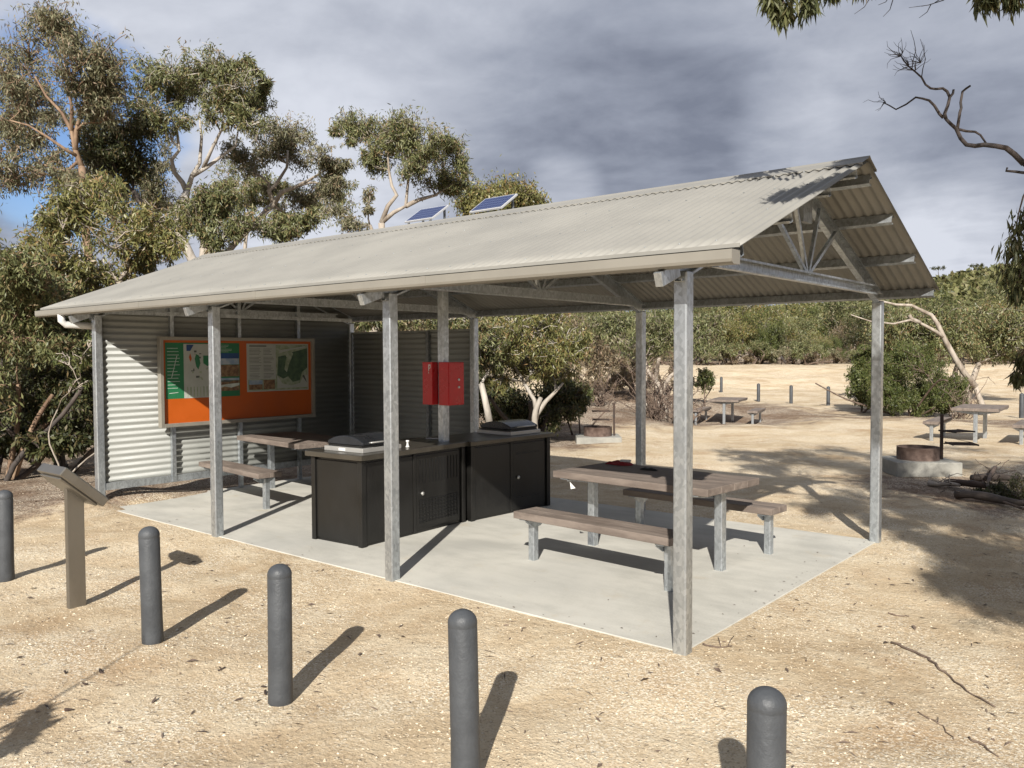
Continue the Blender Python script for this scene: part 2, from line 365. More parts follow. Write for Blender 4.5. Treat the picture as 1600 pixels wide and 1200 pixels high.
# ------------------------------------------------------------------ ground
def sstep(x, a, b):
    t = np.clip((x-a)/(b-a), 0, 1); return t*t*(3-2*t)
def hgt(x, y):
    x = np.asarray(x, float); y = np.asarray(y, float)
    dx, dy = x-CAM[0], y-CAM[1]
    D = dx*FW[0]+dy*FW[1]; L = dx*_r[0]+dy*_r[1]
    h = -0.035+0.98*sstep(D, 33, 62)-0.09*sstep(D, 18, 26)*(1-sstep(D, 36, 50))+0.012*np.maximum(D-62, 0)
    th = L/np.maximum(D, 1)
    hill = 17*sstep(D, 100, 290)*np.exp(-((th-0.66)/0.24)**2)+8*sstep(D, 100, 300)
    h = h+np.where(D > 60, hill, 0)
    def bump(cx, cy, rx, ry, a, ang=0.0):
        u = (x-cx)*math.cos(ang)+(y-cy)*math.sin(ang); v = -(x-cx)*math.sin(ang)+(y-cy)*math.cos(ang)
        return a*np.exp(-(u/rx)**2-(v/ry)**2)
    h = h+bump(-9.4, 18.2, 2.2, 2.2, -0.19)
    h = h+bump(-12.5, 20.0, 3.0, 2.2, 0.6, 0.6)+bump(-11.5, 14.5, 2.0, 3.0, 0.45)
    h = h+bump(-8.15, 0.35, 0.5, 0.7, 0.16)+bump(2.2, 10.5, 2.5, 1.2, 0.25)
    w = sstep(np.hypot(x+3.8, y-1.9), 6, 12)
    h = h+w*(0.05*np.sin(x*0.7+1.3)*np.sin(y*0.55+0.4)+0.03*np.sin(x*1.9+y*1.3))
    inside = (x > -7.95) & (x < 0.15) & (y > -0.15) & (y < 4.05)
    edge = np.maximum(np.maximum(-7.8-x, x-0.012), np.maximum(-0.012-y, y-3.86))
    h = h+0.027*(1-sstep(edge, 0.0, 0.9))*(edge > -0.3)
    near = 0.012*np.sin(x*2.3+0.7)*np.sin(y*2.9+1.1)+0.006*np.sin(x*6.1+y*3.3)+0.005*np.sin(y*7.7-x*4.1)
    h = h+near*(0.12+0.88*sstep(edge, 0.1, 1.2))
    return np.where((edge < -0.12), np.minimum(h, -0.03), h)
def gh(x, y): return float(hgt(x, y))

def axis(c, near, far, n, fine):
    k = np.linspace(-1, 1, n); a = np.sign(k)*(near*np.abs(k)+(far-near)*np.abs(k)**fine)
    return c+a
litter_spots = [(-11.0, 3.0, 3.5, 5.0, 1.2), (-9.3, 1.2, 1.2, 2.2, 0.8), (-12, 14.5, 3.2, 5.5, 1.3), (-9.5, 19, 4, 4, 1.0), (-8.3, 9.3, 1.6, 1.6, .65),
                (-5.0, 24.5, 2.2, 1.6, .7), (-1.0, 20.5, 2.5, 2.5, 0.5), (2.0, 9.8, 2.0, 3.0, 1.1), (0.3, 7.6, 1.6, 1.4, 0.55), (-3.0, 21.5, 3, 1.2, .5),
                (-14, 24, 5, 4, .8), (-16, 8, 5, 9, 1.2), (-7, 6.2, 3.0, .9, .25), (2.4, 5.0, 2, 2, .35), (-1.0, 8.2, 1.2, .8, .5), (-14,-3,4,6,.9)]
def ground(name, xs, ys, mat, dz=0.0, clip=None):
    X, Y = np.meshgrid(xs, ys); Z = hgt(X, Y)+(road_dz(X, Y) if dz is None else dz)
    nx, ny = len(xs), len(ys); V = np.stack([X, Y, Z], -1).reshape(-1, 3)
    idx = np.arange(nx*ny).reshape(ny, nx)
    F = np.stack([idx[:-1, :-1], idx[:-1, 1:], idx[1:, 1:], idx[1:, :-1]], -1).reshape(-1, 4)
    if clip is not None:
        ok = clip(V[:, 0], V[:, 1]); F = F[ok[F].all(1)]
        used = np.unique(F); mp = np.zeros(len(V), int); mp[used] = np.arange(len(used)); V = V[used]; F = mp[F]
    me = bpy.data.meshes.new(name); me.vertices.add(len(V)); me.vertices.foreach_set('co', V.astype(np.float32).reshape(-1))
    me.loops.add(F.size); me.loops.foreach_set('vertex_index', F.astype(np.int32).reshape(-1))
    me.polygons.add(len(F)); me.polygons.foreach_set('loop_start', np.arange(0, F.size, 4, dtype=np.int32))
    me.update(calc_edges=True); me.polygons.foreach_set('use_smooth', np.ones(len(F), bool))
    lit = np.zeros(len(V))
    for (cx, cy, rx, ry, a) in litter_spots: lit += a*np.exp(-((V[:, 0]-cx)/rx)**2-((V[:, 1]-cy)/ry)**2)
    dx, dy = V[:, 0]-CAM[0], V[:, 1]-CAM[1]; D = dx*FW[0]+dy*FW[1]
    lit += sstep(D, 62, 68)*1.2
    at_ = me.attributes.new('litter', 'FLOAT', 'POINT'); at_.data.foreach_set('value', lit.astype(np.float32))
    me.materials.append(MAT[mat]); o = bpy.data.objects.new(name, me); COL.objects.link(o); return tag(o, kind='structure')
ground('ground', axis(-2.0, 12.0, 900, 460, 5.0), axis(2.5, 12.0, 900, 460, 5.0), 'sand')
def road_dz(x, y):
    dx, dy = x-CAM[0], y-CAM[1]; D = dx*FW[0]+dy*FW[1]; L = dx*_r[0]+dy*_r[1]
    e = np.minimum(D-(37+0.06*L+1.2*np.sin(L*.21)), (58+0.04*L+1.0*np.sin(L*0.13+1))-D)
    return -0.12+0.16*sstep(e, 0, 4.0)
def road_clip(x, y):
    dx, dy = x-CAM[0], y-CAM[1]; D = dx*FW[0]+dy*FW[1]; L = dx*_r[0]+dy*_r[1]
    lo = 37+0.06*L+1.2*np.sin(L*.21); return (D > lo) & (D < 58+0.04*L+1.0*np.sin(L*0.13+1)) & (np.abs(L) < 90)
ground('dirt_road', np.arange(-110, 60, 0.6), np.arange(-25, 110, 0.6), 'road_sand', None, road_clip)
MB().box(-7.80, 0.012, -0.012, 3.86, -0.16, 0.0).build('concrete_slab', 'concrete', bevel=0.004)
tag(bpy.data.objects['concrete_slab'], kind='structure')

# ------------------------------------------------------------------ shelter
FX = [0.0, -2.589, -5.174, -7.749]; DY = 3.822; YR = DY/2
ZR, ZE, YE = 3.208, 2.384, -0.262; SL = (ZR-ZE)/(YR-YE)
XL, XR = -8.677, 0.476
def zs(y): return ZR-SL*abs(y-YR)
sh = empty('picnic_shelter', (0, 0, 0), 0, 'open gable roofed picnic shelter with grey corrugated roof on galvanised posts', 'shelter')
def post(x, y, top, w=0.09): MB().box(x-w/2, x+w/2, y-w/2, y+w/2, -0.06 if top < 2.6 else 0.0, top).build('post', 'galvanised', sh, 0.011, 3)
for x in FX:
    post(x, 0.0, 2.29); post(x, DY, 2.29)
MB().box(-3.878-.045, -3.878+.045, YR-.045, YR+.045, 0.0, 3.02).build('centre_post', 'galvanised', sh, 0.011, 3)
NUP = Vector((0, -SL, 1)).normalized()
for x in FX:
    for sgn in (-1, 1):
        a_y = YR+sgn*0.03; b_y = YR+sgn*(YR+(0.09 if sgn < 0 else 0.045))
        off = 0.165
        m = MB().cbeam((x+0.052*0, a_y, zs(a_y)-off), (x, b_y, zs(b_y)-off), 0.05, 0.13, 0.004, (0, 0, 1), sgn)
        rf = m.build('rafter', 'galvanised', sh)
        if sgn < 0:
            A_, B_ = Vector((x, -0.092, zs(-.092)-.155)), Vector((x, -0.30, zs(-.30)-.150))
            MB().beam(A_, B_, .050, .085).build('rafter_tail', 'galvanised', rf, .003)
    MB().cbeam((x+.055, 0.30, 2.375), (x+.055, DY-0.30, 2.375), 0.05, 0.085, 0.004, (0, 0, 1), 1).build('tie_beam', 'galvanised', sh)
    for dy in (-0.64, -0.26, 0.26, 0.64):
        yb = YR+dy; MB().beam((x+.03, YR+dy*0.06, 2.42), (x+.03, yb, zs(yb)-0.17), 0.028, 0.028).build('truss_web', 'galvanised', sh)
    MB().box(x-.006, x+.034, YR-.09, YR+.09, 2.80, 2.99).build('gusset_plate', 'galvanised_dull', sh)
for y in (-0.17, 0.53, 1.20, 1.74, 2.08, 2.66, 3.34, 4.02):
    z = zs(y)-0.052
    s = 1 if y < YR else -1
    up = (0, -SL*s, 1)
    MB().cbeam((XL+0.06, y, z), (XR-0.035, y, z), 0.045, 0.075, 0.003, up, s).build('purlin', 'galvanised', sh)
# corrugated roof
def corr_roof(name, y0, z0, y1, z1):
    pitch, amp = 0.076, 0.0085; n = int((XR-XL)/pitch*8)
    xs = np.linspace(XL, XR, n+1); w = amp*np.cos((xs-XL)/pitch*2*math.pi)
    ny_ = 10; vs = []; fs = []
    d = Vector((0, y1-y0, z1-z0)).normalized(); nn = Vector((0, -d.z, d.y)) if d.y > 0 else Vector((0, d.z, -d.y))
    for layer in (0.0, -0.003):
        for j in range(ny_+1):
            t = j/ny_; y = y0+(y1-y0)*t; z = z0+(z1-z0)*t
            for i in range(n+1):
                k = w[i]+layer; vs.append((xs[i], y+nn.y*k, z+nn.z*k))
    o = (n+1)*(ny_+1)
    for j in range(ny_):
        for i in range(n):
            a = j*(n+1)+i; fs.append((a, a+1, a+n+2, a+n+1)); b = a+o; fs.append((b, b+n+1, b+n+2, b+1))
    for i in range(n):
        fs.append((i, o+i, o+i+1, i+1)); a = ny_*(n+1)+i; fs.append((a, a+1, o+a+1, o+a))
    m = MB().add(vs, fs, True); return m.build(name, 'roof_paint', sh)
corr_roof('roof_sheet', YE-0.0, ZE, YR-0.015, zs(YR-0.015)); corr_roof('roof_sheet', DY-YE, ZE, YR+0.015, zs(YR+0.015))
# ridge cap with scalloped apron
def ridge_cap():
    n = int((XR-XL)/0.076*8); xs = np.linspace(XL-.01, XR+.01, n+1); vs = []; fs = []
    cols = []
    for i, x in enumerate(xs):
        c = math.cos((x-XL)/0.076*2*math.pi)*0.5+0.5
        pr = []
        for (dy, dz) in ((-0.165, 0.014), (-0.165, 0.018), (-0.03, 0.022), (0, 0.032), (0.03, 0.022), (0.165, 0.018), (0.165, 0.014)):
            y = YR+dy; z = zs(y)+dz
            if abs(dy) > 0.16 and dz < 0.015: z -= 0.012*(1-c)
            pr.append((x, y, z))
        cols.append(pr)
    k = len(cols[0])
    for pr in cols: vs += pr
    for i in range(n):
        for j in range(k-1): a = i*k+j; fs.append((a, a+1, a+k+1, a+k))
    MB().add(vs, fs, False).build('ridge_cap', 'roof_paint', sh)
ridge_cap()
m = MB(); rr_ = random.Random(2)
for y in (-0.17, 0.53, 1.20, 1.74, 2.08, 2.66, 3.34, 4.02):
    x = XL+0.076*1.0
    while x < XR-.03:
        z = zs(y)+0.0085; m.lathe([(.0065, 0), (.0065, .003), (.003, .006), (0, .006)], 6, (x, y+rr_.uniform(-.004, .004), z)); x += .228
tag(m.build('roof_screws', 'galvanised_dull', sh), kind='stuff')
MB().box(XL, XR, YE-.0075, YE-.004, ZE-.0155, ZE+.006).build('eave_flashing', 'roof_paint', sh)
# gutter
GZ = 2.343
def gutter(yo, s, parent):
    pr = [(0, 0.012), (0, -0.062), (0.006, -0.088), (0.02, -0.102), (0.10, -0.102), (0.10, 0.0), (0.096, 0.0), (0.096, -0.098), (0.022, -0.098), (0.010, -0.084), (0.005, -0.06), (0.005, 0.006), (0.014, 0.006), (0.014, 0.012)]
    p = [(yo+s*a, GZ+(b if b > 0 else b*.62)) for a, b in pr]
    m = MB().prism(p, XL-0.005, XR-0.02); g_ = m.build('gutter', 'gutter_paint', parent)
    for x in (XL-0.009, XR-0.020):
        pc = [(0, 0.012), (0, -0.062), (0.006, -0.088), (0.02, -0.104), (0.102, -0.104), (0.102, 0.012)]
        MB().prism([(yo+s*(a-.001), GZ+(b if b > 0 else b*.62)) for a, b in pc], x, x+0.004).build('end_cap', 'gutter_paint', g_)
    for x in (-1.9, -4.0, -6.1):
        MB().prism([(yo+s*(a-.003), GZ+.001+b*(1.02 if b > 0 else .635)) for a, b in pr[:5]]+[(yo+s*0.02, GZ)], x, x+0.05).build('gutter_joiner', 'gutter_paint', g_)
    return g_
gutter(-0.330, 1, sh)
# eave angle at both eaves, under the sheet
MB().box(XL+0.02, XR-0.06, -0.218, -0.190, 2.300, 2.310).build('eave_angle', 'roof_paint', sh)
MB().box(XL+0.02, XR-0.03, -0.226, -0.221, 2.30, 2.384).build('eave_sun_stop', 'galvanised_dull', sh)  # strip added behind the gutter to stop sun leaking through the eave
# rafter tail brackets that show pale under the gutter
# end wall
def corr_panel(name, along, fixed, a0, a1, z0, z1, roofclip, flip, mat='wall_paint'):
    pitch, amp = 0.076, 0.009; n = int(round((z1-z0)/pitch*8)); zl = np.linspace(z0, z1, n+1); vs = []; fs = []
    for layer in (0, -0.003*flip):
        for z in zl:
            k = fixed+amp*math.cos(z/pitch*2*math.pi)+layer
            lo, hi = a0, a1
            if roofclip:
                lim = (ZR-0.10-z)/SL
                lo = max(a0, YR-lim); hi = min(a1, YR+lim)
            for a in (lo, hi): vs.append((k, a, z) if along == 'y' else (a, k, z))
    o = 2*(n+1)
    for i in range(n):
        a = 2*i; fs.append((a, a+1, a+3, a+2)); b = a+o; fs.append((b, b+2, b+3, b+1)); fs.append((a, a+2, b+2, b)); fs.append((a+1, b+1, b+3, a+3))
    fs += [(2*n, 2*n+1, 2*n+1+o, 2*n+o), (0, o, o+1, 1)]
    return MB().add(vs, fs, True).build(name, mat, sh)
XW = -7.745
corr_panel('end_wall', 'y', XW, 0.045, DY-.045, 0.27, ZR-0.14, True, 1)
corr_panel('rear_wall', 'x', DY+0.01, -7.70, -5.22, 0.30, 2.12, False, -1)
for y in (0.90, 1.86, 2.82):
    low = -0.0 if y > 1 else 0.2
    MB().cbeam((XW+.045, y, low), (XW+.045, y, zs(y)-.13), 0.05, 0.05, 0.003, (0, 1, 0)).build('wall_stud', 'galvanised', sh)
MB().box(XW+.012, XW+.05, .05, DY-.05, 0.19, 0.275).build('bottom_rail', 'galvanised', sh)
MB().box(XW+.072, XW+.10, .05, DY-.05, 2.30, 2.35).build('top_rail', 'galvanised', sh)
MB().cbeam((-6.02, DY-.03, 0.0), (-6.02, DY-.03, 2.14), 0.05, 0.05, 0.003, (1, 0, 0)).build('wall_stud', 'galvanised_dull', sh)
MB().box(-7.70, -5.22, DY-.03, DY+.0, 0.22, 0.29).build('bottom_rail', 'galvanised_dull', sh)
MB().box(-7.70, -5.22, DY-.02, DY+.03, 2.115, 2.145).build('wall_capping', 'wall_paint', sh)
# gutter outlet pipe at the far corner
MB().tube([(-8.03, -0.285, 2.30), (-8.03, -0.285, 2.22), (-8.03, -0.24, 2.175), (-7.97, -0.06, 2.165), (-7.93, 0.08, 2.16), (-7.90, 0.35, 2.15)], 0.042, 14).build('outlet_pipe', 'white_plastic', sh)

# ------------------------------------------------------------------ noticeboard
nb = empty('noticeboard', (-7.615, 0.69, 0.90), 0, 'wide orange noticeboard with two posters in a pale metal frame on the end wall', 'noticeboard')
W_, H_ = 2.34, 1.14     # local: y along wall, z up, x towards viewer
f = MB(); f.box(-.05, .03, 0, .045, 0, H_); f.box(-.05, .03, W_-.045, W_, 0, H_); f.box(-.05, .03, .045, W_-.045, 0, .045); f.box(-.05, .03, .045, W_-.045, H_-.045, H_)
f.build('frame', 'frame_alloy', nb, 0.003)
MB().box(-.045, -.012, .045, W_-.045, .045, H_-.045).build('backing_board', 'orange_board', nb)
def rects(name, mats, L, parent, x0):
    m = MB(); k = 0
    for (y0, y1, z0, z1, mi, lay) in L: m.box(x0, x0+.0015+.001*lay, y0, y1, z0, z1, mi)
    return m.build(name, mats, parent)
random.seed(5)
mats = ['poster_green', 'poster_white', 'poster_blue', 'poster_sky', 'poster_rock', 'ink', 'light_ink_and_glint', 'poster_land', 'poster_dark_green', 'orange_board']
L = [(.085, 1.13, .355, 1.065, 0, 0), (.33, .80, .355, 1.05, 1, 1), (.80, 1.12, .86, .93, 2, 1), (.80, 1.12, .78, .86, 3, 1),
     (.80, 1.12, .62, .775, 4, 1), (.80, 1.12, .57, .60, 3, 1), (.80, 1.12, .43, .565, 4, 1)]
for i in range(13):
    z = .99-i*.042; L.append((.11, .11+random.uniform(.10, .17), z, z+.006, 6, 1))
for i in range(6): L.append((.83, .83+random.uniform(.1, .25), .945+i*.018, .949+i*.018, 6, 1))
for i in range(26):
    y = random.uniform(.42, .78); z = random.uniform(.52, .95); w = random.uniform(.01, .05); L.append((y, min(.79, y+w), z, z+random.uniform(.004, .03), random.choice([7, 7, 5, 7]), 2))
for i in range(9): L.append((.37+i*.045, .385+i*.045, .37, .50, 7, 2))
rects('poster', mats, L, nb, -.012)
L = [(1.24, 2.25, .40, 1.06, 1, 0), (1.255, 2.235, .415, 1.045, 7, 1), (1.255, 1.70, .57, 1.045, 1, 2),
     (1.27, 1.48, .43, .50, 4, 2), (1.27, 1.48, .50, .56, 3, 2), (1.50, 1.68, .43, .56, 4, 2)]
for i in range(22):
    z = .985-i*.019
    if i % 6 != 5: L.append((1.28, 1.28+random.uniform(.13, .20), z, z+.005, 5, 3)); L.append((1.50, 1.50+random.uniform(.1, .17), z, z+.005, 5, 3))
L.append((1.28, 1.55, 1.02, 1.035, 5, 3))
pm = rects('poster', mats, L, nb, -.012)
m = MB()
for (P, mi, lay) in (([(1.72, .62), (1.74, .88), (1.86, .90), (1.92, .80), (1.96, .94), (2.23, 1.00), (2.23, .72), (2.14, .66), (2.10, .54), (1.98, .52), (1.90, .60), (1.82, .57)], 8, 0), ([(1.88, .66), (1.92, .78), (1.99, .92), (1.95, .96), (1.87, .85), (1.84, .70)], 7, 1),
                     ([(1.72, .62), (1.80, .50), (1.95, .47), (2.10, .50), (2.16, .60), (2.23, .62), (2.23, .44), (1.72, .44)], 1, 1), ([(2.14, .60), (2.22, .50), (2.20, .56), (2.17, .62)], 5, 2), ([(1.76, .93), (2.0, .985), (2.2, 1.01), (2.2, 1.03), (1.76, .97)], 1, 1)):
    n = len(P); x0 = -.0078+.001*lay; m.add([(x0, y, z) for y, z in P]+[(x0-.0006, y, z) for y, z in P], [tuple(range(n)), tuple(range(2*n-1, n-1, -1))]+[(k, k+n, (k+1) % n+n, (k+1) % n) for k in range(n)], False, mi)
m.build('map', mats, pm)
for (P, mi, lay) in (([(.37, 1.04), (.47, 1.04), (.42, .96), (.37, .96)], 2, 0), ([(.48, .86), (.50, .92), (.54, .90), (.56, .80), (.53, .72), (.50, .76)], 0, 0), ([(.60, .80), (.60, .90), (.68, .90), (.70, .80), (.66, .76)], 0, 0), ([(.40, .88), (.42, .93), (.44, .86), (.42, .82)], 9, 0),
                     ([(.80, .455), (.90, .49), (1.0, .47), (1.12, .50), (1.12, .53), (.95, .52), (.80, .50)], 6, 0), ([(.83, .55), (.90, .575), (1.02, .565), (.98, .545)], 5, 1), ([(.13, .42), (.25, .43), (.25, .437), (.13, .428)], 6, 0), ([(.16, .62), (.235, .90), (.243, .90), (.168, .62)], 6, 0)):  # the last pale diagonal sliver is a painted reflection streak, not print
    n = len(P); x0 = -.0082+.001*lay; m = MB(); m.add([(x0, y, z) for y, z in P]+[(x0-.0006, y, z) for y, z in P], [tuple(range(n)), tuple(range(2*n-1, n-1, -1))]+[(k, k+n, (k+1) % n+n, (k+1) % n) for k in range(n)], False, mi); m.build('picture_and_glint', mats, pm)

# ------------------------------------------------------------------ picnic tables
def table_parts(t, dz=0.0):
    pass
def make_table(label, group):
    t = empty('picnic_table', (0, 0, 0), 0, label, 'picnic table', group)
    L_ = 1.60
    def slab(name, y0, y1, z0, z1, n, L_=1.60):
        m = MB(); w = (y1-y0)/n
        for k in range(n): m.box(-L_/2, L_/2, y0+k*w+(.0015 if k else 0), y0+(k+1)*w-.0015*(k < n-1), z0, z1)
        m.box(-L_/2+.01, L_/2-.01, y0+.012, y1-.012, z0+.004, z1-.004)
        m.build(name, 'plank', t, 0.005)
    slab('tabletop', -.425, .425, .675, .735, 4)
    for s in (-1, 1):
        slab('bench_seat', s*.80-.15, s*.80+.15, .375, .435, 2, 1.60)
    for sx in (-1, 1):
        for (y, top, w, bl) in ((0, .665, .075, .42), (-.80, .365, .065, .14), (.80, .365, .065, .14)):
            x = sx*(.67 if y == 0 else .70)
            MB().box(x-w/2, x+w/2, y-w/2, y+w/2, -.06, top).build('leg', 'galvanised', t, 0.008)
            # folded bracket: deep at the leg, thin at its ends
            zt = top+.009
            MB().prism([(y-bl, zt), (y-bl, zt-.02), (y-w*.7, zt-.075), (y+w*.7, zt-.075), (y+bl, zt-.02), (y+bl, zt)], x+w/2+.001 if sx < 0 else x-w/2-.006, x+w/2+.006 if sx < 0 else x-w/2-.001).build('bracket', 'galvanised', t)
            MB().box(x-w/2-.006, x+w/2+.006, y-bl, y+bl, zt-.008, zt-.0005).build('top_plate', 'galvanised_dull', t)
    return t
T1 = make_table('brown slatted picnic table with two benches at the open end of the slab', 'picnic tables with brown slatted tops')
T1.location = (-1.345, 1.955, 0); T1.rotation_euler.z = R(-4.0)
for (x, y, rz, lab) in ((-6.66, 2.02, -6, 'picnic table under the shelter in front of the orange noticeboard'),
                        (*[float(v) for v in at(1138, 661, 24.5)[:2]], 105, 'distant picnic table on the sand before the far row of bollards'),
                        (-1.2, 15.1, 93, 'picnic table on the sand beside the green bush with the leaning trunk')):
    c = copy_tree(T1); c.location = (x, y, 0 if x == -6.66 else gh(x, y)+.0); c.rotation_euler.z = R(rz); c['label'] = lab

# ------------------------------------------------------------------ barbecue benches
def cabinet(label, loc, rz, sx, sy, lid_y, kind):
    t = empty('barbecue_bench', loc, rz, label, 'barbecue bench', 'barbecue benches under the shelter')
    hx, hy = sx/2, sy/2
    m = MB(); m.box(-hx, hx, -hy, hy, 0.0, .812)
    m.build('cabinet', 'black_cabinet', t, 0.004)
    # corner trims
    for cx in (-hx, hx):
        for cy in (-hy, hy):
            MB().box(cx-.028, cx+.028, cy-.028, cy+.028, .001, .811).build('corner_trim', 'black_cabinet', t, 0.004)
    m = MB(); m.box(-hx+.03, hx-.03, -hy-.012, -hy-.001, .03, .79); m.build('side_panel', 'black_cabinet', t, .003)
    mid = 0.0 if kind == 1 else .02
    x = hx
    MB().box(x+.001, x+.012, -hy+.03, mid-.05, .03, .79).build('fixed_panel', 'black_cabinet', t, .003)
    MB().box(x+.001, x+.018, mid-.045, mid-.005, .02, .80).build('door_jamb', 'black_cabinet', t, .003)
    d = MB().box(x+.001, x+.014, mid, hy-.06, .04, .785).build('door', 'black_cabinet', t, .003)
    MB().lathe([(0, .03), (.018, .028), (.02, .018), (.010, .012), (.010, 0), (0.0, 0)], 16).build('knob', 'brushed_steel', d, loc=(x+.013, mid+.07, .40), rot=(0, R(90), 0))
    # louvre slots / perforated vent
    y0, y1 = mid+.05, hy-.1
    vm = MB(); 
    if kind == 1:
        n = 13
        for k in range(n):
            yy = y0+(y1-y0)*k/(n-1); vm.box(x+.014, x+.019, yy-.005, yy+.005, .10, .34)
            vm.box(x+.014, x+.019, yy-.005, yy+.005, .50, .74)
        for k in range(7): vm.box(x+.014, x+.021, y0-.01, y1+.01, .11+k*.036, .116+k*.036)
    else:
        for z in (.16, .66):
            for k in range(4): vm.box(x+.014, x+.018, y0+k*.11, y0+k*.11+.07, z, z+.014)
    vm.build('vent_grille', 'black_mesh', t)
    m = MB(); m.box(-hx-.07, hx+.07, -hy-.07, hy+.05, .82, .870); m.build('countertop', 'counter_steel', t, .006)
    # inset hotplate and hinged curved lid
    ly = lid_y; b = MB(); b.box(-.27, .27, ly-.26, ly+.26, .871, .915); b.build('hotplate_surround', 'brushed_steel', t, .004)
    b = MB(); b.box(-.235, .235, ly-.235, ly+.235, .916, .935); b.build('hotplate', 'black_mesh', t)
    pr = []
    n = 14; w = .245; hgt_ = .058 if kind == 1 else .055
    for k in range(n+1):
        a = -1+2*k/n; pr.append((a*w, .938+.028+hgt_*(1-abs(a)**2.2)))
    prof = [(-w, .938)]+pr+[(w, .938)]
    m = MB(); m.prism(prof, ly-.235, ly+.235, 'y'); lid = m.build('lid', 'dark_lid', t, .006)
    m = MB(); m.tube([(w, ly-.15, .96), (w+.03, ly-.15, .965), (w+.03, ly+.15, .965), (w, ly+.15, .96)], .008, 8); m.build('handle', 'brushed_steel', lid)
    return t
cb1 = cabinet('black barbecue bench with vent grille door nearest the front posts', (-4.0, 1.275, 0), R(3.5), .65, 1.46, -.40, 1)
cb2 = cabinet('black barbecue bench at the back beside the rear post with plain locked door', (-3.945, 2.76, 0), R(-3), .62, 1.26, .30, 2)
# badge on the near hotplate
MB().box(-.06, .03, -.664, -.661, .88, .905).build('badge', 'white_plastic', cb1)
MB().lathe([(0.0, 0), (.02, 0), (.02, .01), (.011, .014), (.011, .05), (.017, .055), (.017, .07), (0, .07)], 16).build('push_button', 'white_plastic', cb1, loc=(.24, -.02, .871))

# red boxes on the centre post
def red_box(x0, x1, label, emblem):
    b = empty('wall_box', ((x0+x1)/2, YR, 1.265), 0, label, 'control box', 'red control boxes on the centre post')
    w = (x1-x0)/2
    MB().box(-w, w, -.12, .12, 0, .455).build('casing', 'red_paint', b, .004)
    if emblem == 1:
        MB().box(w+.001, w+.006, -.112, .112, .01, .445).build('door', 'red_paint', b, .002)
        for z in (.19, .27): MB().lathe([(0, .012), (.013, .012), (.013, 0), (0, 0)], 12).build('lock', 'white_plastic', b, loc=(w+.005, .03, z), rot=(0, R(90), 0))
    else:
        m = MB(); y = -.123
        m.box(-.0+.02, .03, y, y+.001, .36, .43); m.box(.03, .045, y, y+.001, .418, .43); m.box(.045, .053, y, y+.001, .392, .43); m.box(.03, .045, y, y+.001, .385, .395); m.box(.02, .028, y, y+.001, .335, .35)
        m.build('emblem', 'white_plastic', b)
    return b
red_box(-4.075, -3.928, 'red metal box with small white emblem left of the centre post', 0)
red_box(-3.830, -3.690, 'red metal box with two round locks right of the centre post', 1)

# small tray lying on the counter
MB().box(-.09, .09, -.04, .04, 0, .012).build('tray', 'brushed_steel', None, .003, loc=(-4.13, 2.02, .872), rot=(0, 0, .3))
tag(bpy.data.objects['tray'], 'small pale flat tray lying on the counter beside the centre post', 'tray')

# ------------------------------------------------------------------ solar panels
def solar(x, label):
    t = empty('solar_panel', (x, 1.95, 3.268), 0, label, 'solar panel', 'solar panels on the roof ridge')
    w, d, a = .44, .31, R(34)
    p = MB().box(0, w, 0, d, -.006, .014).build('frame', 'solar_frame', t, .002); p.rotation_euler.x = a
    c = MB().box(.016, w-.016, .016, d-.016, .0145, .016).build('cells', 'solar_cells', p)
    ydn = d*math.cos(a)
    for xx in (.05, w-.05):
        MB().beam((xx, ydn*.9, d*math.sin(a)*.9-.014), (xx, ydn*.95, zs(1.95+ydn*.95)-3.268), .02, .02, (1, 0, 0)).build('strut', 'galvanised_dull', t)
        MB().beam((xx, 0.01, 0.0), (xx, .03, zs(1.98)-3.268), .02, .02, (1, 0, 0)).build('strut', 'galvanised_dull', t)
solar(-4.50, 'left of the two small blue solar panels tilted on the roof ridge')
solar(-3.52, 'right of the two small blue solar panels tilted on the roof ridge')

# ------------------------------------------------------------------ interpretive sign
sg = empty('lectern_sign', (-3.93, -1.88, gh(-3.93, -1.88)), 0, 'steel lectern sign with tilted panel on a flat post among the bollards', 'sign')
MB().box(-.022, .022, -.062, .062, -.1, .90).build('post', 'stainless', sg, .006)
pn = empty('panel_tilt', (0, 0, 0)); bpy.data.objects.remove(pn)
A = R(-42)
p = MB(); p.box(-.20, .20, -.15, .25, -.04, .03); p.box(-.17, .17, -.12, .22, -.058, -.041)
po = p.build('panel', 'stainless', sg, .008); po.location = (.0, -.04, .935); po.rotation_euler.x = A
MB().box(-.18, .18, -.13, .23, .0305, .033).build('sign_face', 'poster_land', po)
# ------------------------------------------------------------------ bollards
bprof = [(0.0, -.12), (.066, -.12), (.0655, .03), (.0635, .14), (.0632, .655), (.0622, .658), (.0635, .662), (.0635, .672)]+[(.0635*math.cos(a), .672+.055*math.sin(a)) for a in np.linspace(.15, math.pi/2-.02, 9)]+[(0, .727)]
BG = 'dark grey round topped bollards along the path'
bl = [(-5.09, -1.95, 'dark bollard at the left edge of the photo beside the lectern sign'),
      (-2.72, -1.92, 'dark bollard standing just right of the lectern sign'),
      (-1.36, -1.91, 'dark bollard in front of the second front post of the shelter'),
      (-0.02, -1.90, 'dark bollard in the lower middle in front of the slab'),
      (1.31, -1.88, 'nearest dark bollard at the bottom right cut off by the frame')]
b0 = None
for (x, y, lab) in bl:
    if b0 is None: b0 = MB().lathe(bprof, 32).build('bollard', 'bollard_plastic'); o = b0
    else: o = b0.copy(); COL.objects.link(o)
    o.location = (x, y, gh(x, y)+.015); o.rotation_euler = (R(random.uniform(-1.1, 1.1)), R(random.uniform(-1.1, 1.1)), random.uniform(0, 6))
    tag(o, lab, 'bollard', BG)
FB = 'far bollards lining the dirt road'
